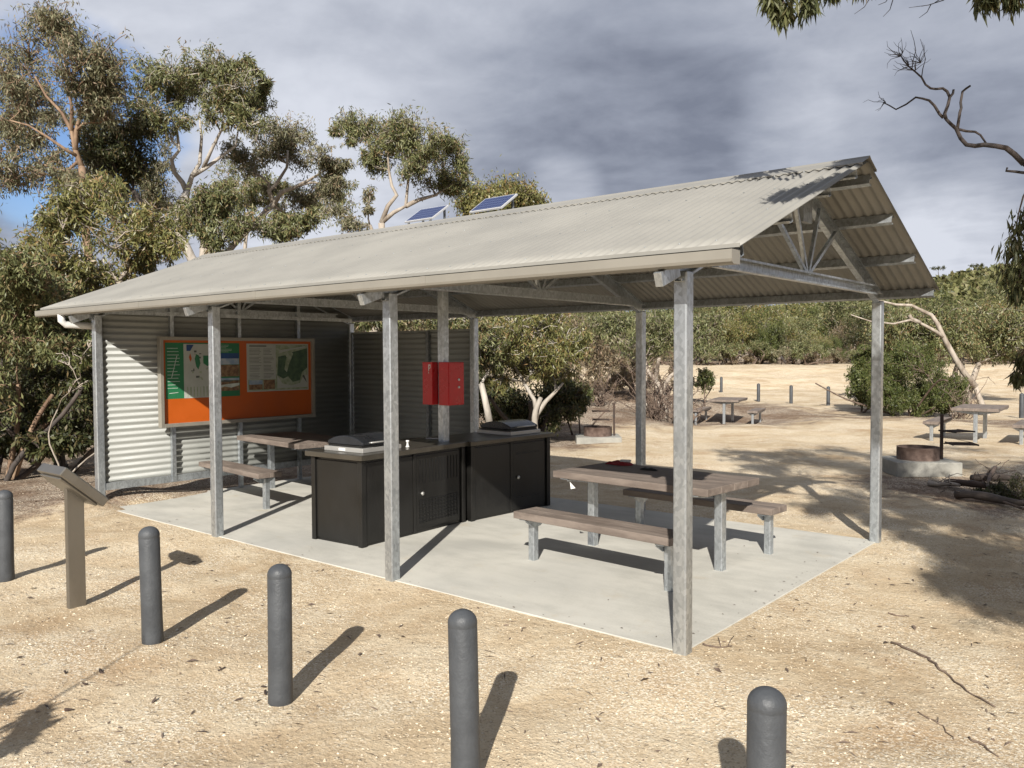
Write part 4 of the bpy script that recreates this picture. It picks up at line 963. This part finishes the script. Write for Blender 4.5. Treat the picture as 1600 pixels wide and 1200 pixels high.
for row, (D, n, s0, s1) in enumerate(((66, 26, .75, 1.05), (74, 26, .95, 1.25), (86, 26, 1.1, 1.5))):
    for k in range(n):
        px = 560+(k+rs.uniform(-.4, .4))*(1160/n)
        if row == 0 and px > 1480: pass
        put(P_, px, D+rs.uniform(-2.5, 2.5), rs.uniform(s0*.62, s1*1.25), 'bushy olive scrub tree in the belt beyond the dirt road', 'tree', GB)
for k in range(46):
    px = 900+(k+rs.uniform(-.5, .5))*(800/46); put(S_, px, 61.5+rs.uniform(-1.0, 2.0), rs.uniform(.8, 1.3), 'low dry shrub along the far edge of the dirt road', 'shrub', GL)
GX = 'trees filling the bush left of the shelter'
for k in range(22):
    px = -260+k*46+rs.uniform(-20, 20); put(P_, px, 33+rs.uniform(-6, 8), rs.uniform(.75, 1.05), 'bushy scrub tree in the bush far behind the end wall', 'tree', GX)
# tree line between the mallee and road on the left of the opening
for (px, D, s, lab) in ((930, 36, .95, 'scrub tree on the near side of the road above the left fire pit'), (985, 40, .8, 'scrub tree on the near side of the road left of the rear post'), (880, 34, 1.0, 'scrub tree behind the twisted mallee on the near side of the road'),
                        (700, 30, 1.0, 'scrub tree behind the red boxes beyond the rear wall'), (620, 28, 1.0, 'scrub tree behind the middle of the rear wall')):
    put(P_, px, D, s, lab, 'tree', 'scrub trees between shelter and road')
for (px, D, s, lab) in ((910, 30, .9, 'low grey shrub on the mound behind the left fire pit, left one'), (950, 29, .9, 'low grey shrub on the mound behind the left fire pit, middle one'), (990, 28, .9, 'low grey shrub on the mound behind the left fire pit, right one'), (1045, 29, .8, 'low grey shrub beside the near right post beyond the tables')):
    put(S_, px, D, s, lab, 'shrub', 'low shrubs on the mound')

# hillside scrub: a mass nobody could count
def hillscrub():
    rng = np.random.default_rng(5); V = []
    N = 7500; D = 92+(rng.uniform(0, 1, N)**1.3)*300; th = rng.uniform(-.75, .95, N); Lx = th*D
    x = CAM[0]+FW[0]*D+_r[0]*Lx; y = CAM[1]+FW[1]*D+_r[1]*Lx; z = hgt(x, y); s = rng.uniform(1.5, 3.6, N)
    keep = (D > 92); C = np.stack([x, y, z+s*.75], 1)
    n = 50; Cr = np.repeat(C, n, 0); Sr = np.repeat(s, n)
    u = rng.normal(size=(N*n, 3)); u /= np.linalg.norm(u, axis=1)[:, None]; u[:, 2] = np.abs(u[:, 2])*.75-.25
    P = Cr+u*(Sr*rng.uniform(.6, 1.05, N*n))[:, None]
    a = rng.normal(size=(N*n, 3)); a /= np.linalg.norm(a, axis=1)[:, None]; b = np.cross(a, rng.normal(size=(N*n, 3))); b /= np.linalg.norm(b, axis=1)[:, None]
    l = (Sr*rng.uniform(.16, .38, N*n))[:, None]
    Q = np.stack([P-a*l, P+b*l*.5, P+a*l, P-b*l*.5], 1)
    o = quads_obj('hillside_scrub', Q, 'leaf_hill'); tag(o, 'dense olive scrub covering the hillside beyond the road', 'scrub', kind='stuff')
hillscrub()
# a few emergent flat topped trees on the hill skyline
for (px, py, lab) in ((1466, 418, 'small flat topped tree on the hill skyline left of the others'), (1526, 414, 'small flat topped tree on the hill skyline near the right edge')):
    D = 270; b = foot(px, D); tp = at(px, py, D)
    tree('skyline_tree', lab, 'tree', b, tp-np.array([0, 0, 1.2]), [(tp[0], tp[1], tp[2], .9), (tp[0]+1.3, tp[1]+1.0, tp[2]-.1, .7), (tp[0]-1.3, tp[1]-1, tp[2]-.2, .7)], .12, 'bark_dark', 'leaf_dark', .5, .22, 120, 5, 'skyline trees')

# ---- the tree just out of frame on the right: hanging leaves, a dead limb, and its shade on the sand
def shade_tree():
    sd = np.array([-.842, 1.42])
    bl_ = []; rs = random.Random(8)
    def S(px, py, h, r): q = gz(px, py); bl_.append((q[0]-h*sd[0], q[1]-h*sd[1], h, r))
    for q in ((1250, 712, 5.2, .62), (1320, 725, 5.0, .62), (1390, 715, 4.8, .6), (1450, 722, 4.6, .65), (1550, 735, 4.4, .7), (1190, 722, 5.4, .5), (1230, 745, 5.0, .45), (1480, 760, 4.2, .55), (1420, 795, 4.0, .42), (1530, 800, 4.0, .55), (1590, 830, 3.8, .55),
              (1560, 880, 3.9, .4), (1600, 915, 4.2, .5), (1500, 850, 4.4, .3), (1640, 790, 4.4, .8), (1680, 870, 4.6, .8), (1700, 740, 5.0, .9), (1330, 790, 5.2, .35), (1270, 790, 5.0, .3), (1500, 905, 4.6, .22), (1290, 700, 5.4, .55), (1360, 745, 4.9, .55), (1420, 760, 4.6, .5), (1150, 705, 5.6, .45), (1460, 800, 4.2, .45), (1580, 780, 4.2, .6), (1440, 835, 4.3, .3), (1540, 930, 4.3, .35), (1400, 740, 5.0, .5), (1510, 700, 5.2, .7), (1350, 770, 5.0, .4)): S(*q)
    low = PB(6.0, [(1235, -30, 34, -.6), (1262, 2, 16, -.6), (1222, 14, 16, -.6), (1205, -6, 14, -.6), (1300, -24, 14, -.6), (1350, -30, 12, -.6), (1560, -22, 26, -.5), (1540, -6, 14, -.5), (1585, -6, 16, -.5)])
    right = PB(7.0, [(1600, 350, 22, 0), (1585, 385, 20, 0), (1572, 425, 16, .1), (1598, 425, 22, 0), (1620, 390, 30, 0), (1600, 560, 12, -.2), (1592, 585, 11, -.2), (1630, 560, 26, -.2), (1620, 330, 26, .2), (1590, 455, 12, 0)])
    for (px, py, k, r) in ((1228, 308, 2.3, .10), (1256, 296, 2.2, .10), (1290, 284, 2.2, .08)):
        v = ray(px, py); n_ = np.array([0, -SL, 1.0]); t_ = (n_ @ (np.array([0, YR, ZR])-CAM))/(n_ @ v); p = CAM+v*t_+np.array(to_sun)*k; bl_.append((p[0], p[1], p[2], r))
    base = np.array([3.9, 1.1, gh(3.9, 1.1)])
    rng = np.random.default_rng(3)
    t = tree('eucalyptus_tree', 'nearest eucalypt, mostly out of frame, with hanging leaves and a bare dark limb', 'tree', base, (3.3, 1.7, 2.6), bl_, .13, 'bark_dark', 'leaf_olive', .11, .024, 620, 90, wob=.06, nsub=16, clumps=40, csig=.18, limbk=.4, dens=2.0)
    # the drooping sprays that enter the frame
    cen = [b[:3] for b in low+right]; sg = [[b[3]*.42]*2+[b[3]*.42] for b in low+right]
    V = leaves(rng, cen, sg, 150, .105, .018, 1.9)
    quads_obj('hanging_leaves', V-base, 'leaf_near', t)
    m = MB(); Lc = lambda pts: [tuple(np.asarray(p)-base) for p in pts]
    for b in low+right:
        c = np.array(b[:3]); s = min(bl_, key=lambda q: np.linalg.norm(np.array(q[:3])-c)); c0 = np.array(s[:3]); c0 = c+(c0-c)*min(1, .9/np.linalg.norm(c0-c)); P = curve(rng, c0, c+np.array([0, 0, .1]), 6, .06, .12); m.tube(Lc(P), np.linspace(.014, .004, 7), 5, False)
        for k in range(5):
            e = c+rng.normal(size=3)*b[3]*.5-np.array([0, 0, b[3]*.4]); m.tube(Lc(curve(rng, c+np.array([0, 0, .08]), e, 3, .1)), np.linspace(.004, .0018, 4), 4, False)
    m.build('twigs', 'twig_brown', t)
    # bare crooked limb against the sky
    m = MB(); D = 6.6
    def ln(pts, ra, rb, dd=0.0):
        Q = [at(x, y, D+dd*i/len(pts)) for i, (x, y) in enumerate(pts)]; m.tube(Lc(Q), np.linspace(ra, rb, len(Q)), 7); return Q
    Q0 = at(1600, 256, D)
    m.tube(Lc([np.array([3.35, 1.75, 2.75]), np.array([2.6, 2.3, 3.15]), np.array([1.9, 2.75, 3.3]), Q0]), [.055, .042, .030, .024], 8)
    ln([(1600, 256), (1585, 241), (1572, 231), (1556, 228), (1538, 226), (1524, 228), (1510, 226), (1501, 216), (1494, 201), (1486, 194), (1478, 186)], .023, .012)
    ln([(1478, 186), (1476, 178), (1481, 165), (1484, 152), (1480, 143), (1473, 138), (1462, 139), (1454, 138), (1446, 132), (1440, 121), (1430, 112), (1420, 104), (1412, 95), (1406, 84)], .014, .004)
    ln([(1484, 152), (1489, 146), (1490, 140)], .010, .009)
    ln([(1474, 184), (1468, 178), (1460, 165), (1452, 157), (1442, 154), (1431, 152), (1416, 163), (1400, 171), (1390, 165), (1380, 160)], .012, .004)
    ln([(1496, 201), (1498, 188), (1500, 175), (1502, 169), (1501, 160), (1504, 143), (1510, 138), (1516, 134)], .012, .008)
    ln([(1498, 202), (1510, 205), (1524, 206), (1532, 211), (1541, 224)], .011, .007)
    ln([(1600, 270), (1585, 268), (1572, 267), (1574, 262)], .012, .008)
    for (x, y, k) in ((1408, 88, 13), (1430, 110, 8), (1438, 98, 9), (1384, 160, 6), (1420, 104, 8)):
        for j in range(k):
            a = rng.uniform(math.pi*.85, math.pi*1.75) if x != 1384 else rng.uniform(math.pi*.8, math.pi*1.4)
            l = rng.uniform(14, 38); pts = [(x, y)]; 
            for q in range(4): a += rng.normal()*.35; pts.append((pts[-1][0]+math.cos(a)*l/4, pts[-1][1]+math.sin(a)*l/4))
            ln(pts, .0028, .0010, rng.normal()*.3)
    for (x, y) in ((1440, 121), (1425, 107)):
        ln([(x, y), (x+2, y-14), (x+6, y-28), (x+3, y-44), (x-2, y-60)], .004, .0015)
    for (x0, y0, x1, y1) in ((1360, -4, 1335, 22), (1390, -6, 1372, 8), (1470, -2, 1440, 10), (1455, 6, 1436, 28), (1475, 0, 1420, 12), (1395, 0, 1380, 26)):
        ln([(x0, y0), ((x0+x1)/2+3, (y0+y1)/2+2), (x1, y1)], .004, .0015)
    m.build('dead_limb', 'bark_charred', t)
    return t
shade_tree()
# invented sapling out of frame at lower left, added to cast the corner shadow
def sapling():
    e = np.array([-.51, .86]); tip = gz(225, 1001)[:2]; h = 2.35; b = tip-e*h*1.651; base = np.array([b[0], b[1], gh(*b)])
    t = empty('sapling', base, 0, 'invented sapling added just outside the left of the frame to cast a thin shadow', 'tree')
    MB().tube([(0, 0, -.1), (.0, .0, .8), (.004, .0, 1.5), (0, 0, 2.42)], [.020, .016, .012, .006], 8).build('trunk', 'twig_brown', t)
    rng = np.random.default_rng(4); V = []
    for (px, py, r, hh) in ((6, 1158, .045, 1.0), (38, 1120, .04, 1.1), (22, 1140, .045, 1.0), (-22, 1095, .06, 1.1), (52, 1106, .02, 1.1)):  # leaf clumps set sunward of each wanted shadow patch
        q = gz(px, py)[:2]-e*hh*1.651; V.append(leaves(rng, [(q[0], q[1], hh)], [[r*.5, r*.5, r*.4]], 90, .09, .035, .6))
    quads_obj('crown', np.concatenate(V)-base, 'leaf_olive', t)
sapling()

# ------------------------------------------------------------------ fallen wood, twigs, pebbles, litter
def stick(name, label, pts, r, mat='twig_brown', group=None, forks=()):
    rng = np.random.default_rng(int(pts[0][0])); Q = []
    for (px, py) in pts: q = gz(px, py, -.03); Q.append(np.array([q[0], q[1], gh(q[0], q[1])+r*.9]))
    b = Q[0]; m = MB(); dense = []
    for i in range(len(Q)-1):
        for t in np.linspace(0, 1, 5)[:-1]: p = Q[i]*(1-t)+Q[i+1]*t; dense.append(p-b+rng.normal(size=3)*np.array([.006, .006, .002]))
    dense.append(Q[-1]-b); n = len(dense); m.tube(dense, [r*(.55+.45*math.sin(math.pi*min(1, .25+i/n)))*(1 if i % 3 else 1.12) for i in range(n)], 7)
    for (a, c) in forks:
        q = gz(c[0], c[1], -.03); m.tube([dense[int(a*n)], (np.array(dense[int(a*n)])+np.array([q[0], q[1], gh(q[0], q[1])+r])-b)/2+np.array([0, 0, .01]), np.array([q[0], q[1], gh(q[0], q[1])+r])-b], [r*.6, r*.45, r*.3], 5)
    o = m.build(name, mat, None, loc=tuple(b)); return tag(o, label, 'stick', group)
GS = 'sticks lying on the sand'
stick('stick', 'long thin curved stick on the sand at the right of the foreground', [(1394, 1003), (1432, 1020), (1455, 1033), (1475, 1050), (1510, 1075), (1555, 1101)], .008, group=GS)
stick('stick', 'short bent twig on the sand below the long curved stick', [(1433, 1114), (1455, 1124), (1473, 1133), (1490, 1152)], .004, group=GS, forks=((.5, (1466, 1120)),))
stick('stick', 'forked twig lying at the foot of the near right post', [(1096, 1014), (1120, 1018), (1144, 1016)], .006, group=GS, forks=((.6, (1122, 1003)), (.8, (1147, 1000))))
stick('stick', 'short dark twig on sand right of the slab corner', [(1388, 957), (1400, 961), (1420, 962)], .006, group=GS)
stick('stick', 'thin twig at the bottom right corner of the foreground', [(1512, 1148), (1535, 1160), (1560, 1178)], .006, group=GS)
def logs():
    GLg = 'fallen branches beside the right fire pit'
    for k, (a, b, r, mat, lab) in enumerate((((1478, 756), (1560, 772), .05, 'dark_rust', 'thick reddish fallen branch end beside the right fire pit'), ((1452, 755), (1500, 762), .035, 'bark_pale', 'short pale broken branch lying before the fire pit base'),
                                            ((1495, 775), (1640, 800), .055, 'bark_dark', 'dark fallen log running off the right edge'), ((1520, 750), (1650, 765), .05, 'bark_dark', 'charred branch behind the dark fallen log'),
                                            ((1540, 745), (1600, 800), .025, 'twig_brown', 'thin brown branch lying across the dark log'))):
        A = gz(*a); B = gz(*b); A[2] = gh(A[0], A[1])+r*1.1; B[2] = gh(B[0], B[1])+r*2.2; rng = np.random.default_rng(k+50)
        m = MB(); P = curve(rng, A*0, B-A, 8, .05); m.tube(P, r*np.linspace(1.1, .6, 9)*rng.uniform(.85, 1.15, 9), 9)
        for j in range(7):
            i = rng.integers(1, 8); v = rng.normal(size=3)*.16; v[2] = abs(v[2])*.5; m.tube(curve(rng, P[i], P[i]+v, 4, .12), np.linspace(r*.2, .004, 5), 5)
        tag(m.build('fallen_branch', mat, None, loc=tuple(A)), lab, 'branch', GLg)
logs()
tree('shrub', 'low dark shrub among the fallen branches at the right edge', 'shrub', foot(1590, 10.6), at(1590, 775, 10.6)-np.array([0, 0, .0]),
     PB(10.6, [(1560, 762, 16), (1592, 772, 20), (1620, 760, 24), (1600, 790, 16), (1540, 772, 10)], .4, 91), .02, 'bark_dark', 'leaf_dark', .05, .014, 900, 91, stems=4)

def scatter():
    rng = np.random.default_rng(9)
    # pebbles: squashed irregular octahedra, denser near the camera
    N = 60000; V = []
    D = 1.9+(rng.uniform(0, 1, N)**1.7)*12; th = rng.uniform(-.8, .8, N); Lx = th*D
    x = CAM[0]+FW[0]*D+_r[0]*Lx; y = CAM[1]+FW[1]*D+_r[1]*Lx
    cl = np.sin(x*2.1+1)*np.sin(y*1.7+x)+.6*np.sin(x*5.3)*np.sin(y*4.1)
    ok = ~((x > -7.85) & (x < .1) & (y > -.1) & (y < 3.95)) & (rng.uniform(-1.2, 1, N) < cl); x, y = x[ok], y[ok]; n = len(x)
    z = hgt(x, y); s = .003+.007*rng.uniform(0, 1, n)**3+.006*(rng.uniform(0, 1, n) > .985)
    c = np.stack([x, y, z+s*.15], 1)
    oc = np.array([(1, 0, 0), (0, 1, 0), (-1, 0, 0), (0, -1, 0), (0, 0, .7), (0, 0, -.7)], float)
    ang = rng.uniform(0, 6.28, n); ca, sa = np.cos(ang), np.sin(ang)
    P = oc[None]*s[:, None, None]*rng.uniform(.6, 1.3, (n, 6, 1)); X = P[..., 0]*ca[:, None]-P[..., 1]*sa[:, None]; Y = P[..., 0]*sa[:, None]+P[..., 1]*ca[:, None]*rng.uniform(.6, 1, (n, 1)); P = np.stack([X, Y, P[..., 2]], -1)+c[:, None]
    tris = [(0, 1, 4), (1, 2, 4), (2, 3, 4), (3, 0, 4), (1, 0, 5), (2, 1, 5), (3, 2, 5), (0, 3, 5)]
    T = np.stack([P[:, t] for t in tris], 1).reshape(-1, 3, 3); o = quads_obj('gravel', T, 'pebble'); tag(o, 'pale limestone pebbles scattered over the sand', 'gravel', kind='stuff')
    # litter: dry leaves, bark flakes and short twigs
    N = 16000; D = 2.0+(rng.uniform(0, 1, N)**1.3)*16; th = rng.uniform(-.8, .8, N); Lx = th*D
    x = CAM[0]+FW[0]*D+_r[0]*Lx; y = CAM[1]+FW[1]*D+_r[1]*Lx
    lit = np.zeros(N)+.22
    for (cx, cy, rx, ry, a) in litter_spots: lit += a*np.exp(-((x-cx)/rx)**2-((y-cy)/ry)**2)
    lit += .5*np.exp(-((y+0.25)/.12)**2)*(x > -8)*(x < 0)*.6+.5*np.exp(-((x-0.2)/.12)**2)*(y > 0)*(y < 4)
    ok = (rng.uniform(0, 1, N) < lit) & ~((x > -7.85) & (x < .1) & (y > -.1) & (y < 3.95)); x, y = x[ok], y[ok]; n = len(x)
    z = hgt(x, y)+.004; a = np.stack([np.cos(an := rng.uniform(0, 6.28, n)), np.sin(an), rng.normal(size=n)*.12], 1); b = np.stack([-a[:, 1], a[:, 0], rng.normal(size=n)*.3], 1)
    l = .006+.04*rng.uniform(0, 1, n)[:, None]**2.2; w = .0008+.006*rng.uniform(0, 1, n)[:, None]**2; P = np.stack([x, y, z], 1); cv = np.array([0, 0, 1.])*l*rng.uniform(0, .18, n)[:, None]
    Q = np.stack([P-a*l, P+b*w+cv, P+a*l, P-b*w+cv], 1)
    N = 330; D = 2.2+(rng.uniform(0, 1, N)**1.3)*6; th = rng.uniform(-.7, .7, N); x = CAM[0]+FW[0]*D+_r[0]*th*D; y = CAM[1]+FW[1]*D+_r[1]*th*D
    ok = ~((x > -7.85) & (x < .1) & (y > -.1) & (y < 3.95)); x, y = x[ok], y[ok]; n = len(x); an = rng.uniform(0, 6.28, n); a = np.stack([np.cos(an), np.sin(an), rng.normal(size=n)*.15], 1); b = np.stack([-np.sin(an), np.cos(an), rng.normal(size=n)*.4], 1)
    l = rng.uniform(.012, .04, n)[:, None]; w = l*rng.uniform(.06, .35, n)[:, None]; P = np.stack([x, y, hgt(x, y)+.006], 1); cv = np.array([0, 0, 1.])*l*rng.uniform(0, .3, n)[:, None]
    Q = np.concatenate([Q, np.stack([P-a*l, P+b*w+cv, P+a*l, P-b*w+cv], 1)])
    o = quads_obj('leaf_litter', Q, 'twig_brown'); tag(o, 'dry leaves and bark flakes scattered over the sand', 'leaf litter', kind='stuff')
scatter()
def slab_litter():
    rng = np.random.default_rng(12); n = 260; x = rng.uniform(-7.7, 0, n); y = rng.uniform(0, 3.8, n)
    x[:90] = -np.abs(rng.normal(size=90))*.12; y[90:150] = np.abs(rng.normal(size=60))*.1; s = .003+.014*rng.uniform(0, 1, n)**3
    a = rng.uniform(0, 6.28, n); A_ = np.stack([np.cos(a), np.sin(a), np.zeros(n)], 1)*s[:, None]; B_ = np.stack([-np.sin(a), np.cos(a), np.full(n, .25)], 1)*(s*rng.uniform(.15, .6, n))[:, None]
    P = np.stack([x, y, np.full(n, .003)+s*.15], 1); o = quads_obj('slab_litter', np.stack([P-A_, P+B_, P+A_, P-B_*[1, 1, -1]], 1), 'twig_brown'); tag(o, 'specks of leaf and bark blown onto the concrete slab', 'leaf litter', kind='stuff')
slab_litter()
# bigger seed pods / bark lumps near the bollards
for (px, py, s, lab) in ((160, 1050, .022, 'dark curled bark flake on the sand at lower left'), (132, 1070, .018, 'brown bark lump below the curled flake at lower left'), (414, 1081, .016, 'reddish seed pod at the foot of the third bollard'), (100, 1052, .014, 'small dark bark flake at far lower left'),
                         (107, 1108, .02, 'thin curved bark piece on the sand at lower left'), (347, 1048, .02, 'flat brown bark flake between the second and third bollards'), (412, 1071, .012, 'small seed pod behind the reddish one at the third bollard')):
    q = gz(px, py, -.03); rng = np.random.default_rng(px); m = MB(); P = curve(rng, np.array([-s*1.3, 0, s*.2]), np.array([s*1.3, s*.5, s*.25]), 6, .12); m.tube(P, s*.42*np.array([.3, .8, 1.1, 1, .9, .7, .25]), 7)
    o = m.build('bark_flake', 'dark_rust', None, loc=(q[0], q[1], gh(q[0], q[1])+.004), rot=(0, 0, px)); tag(o, lab, 'bark flake', 'bark flakes and pods on the sand')
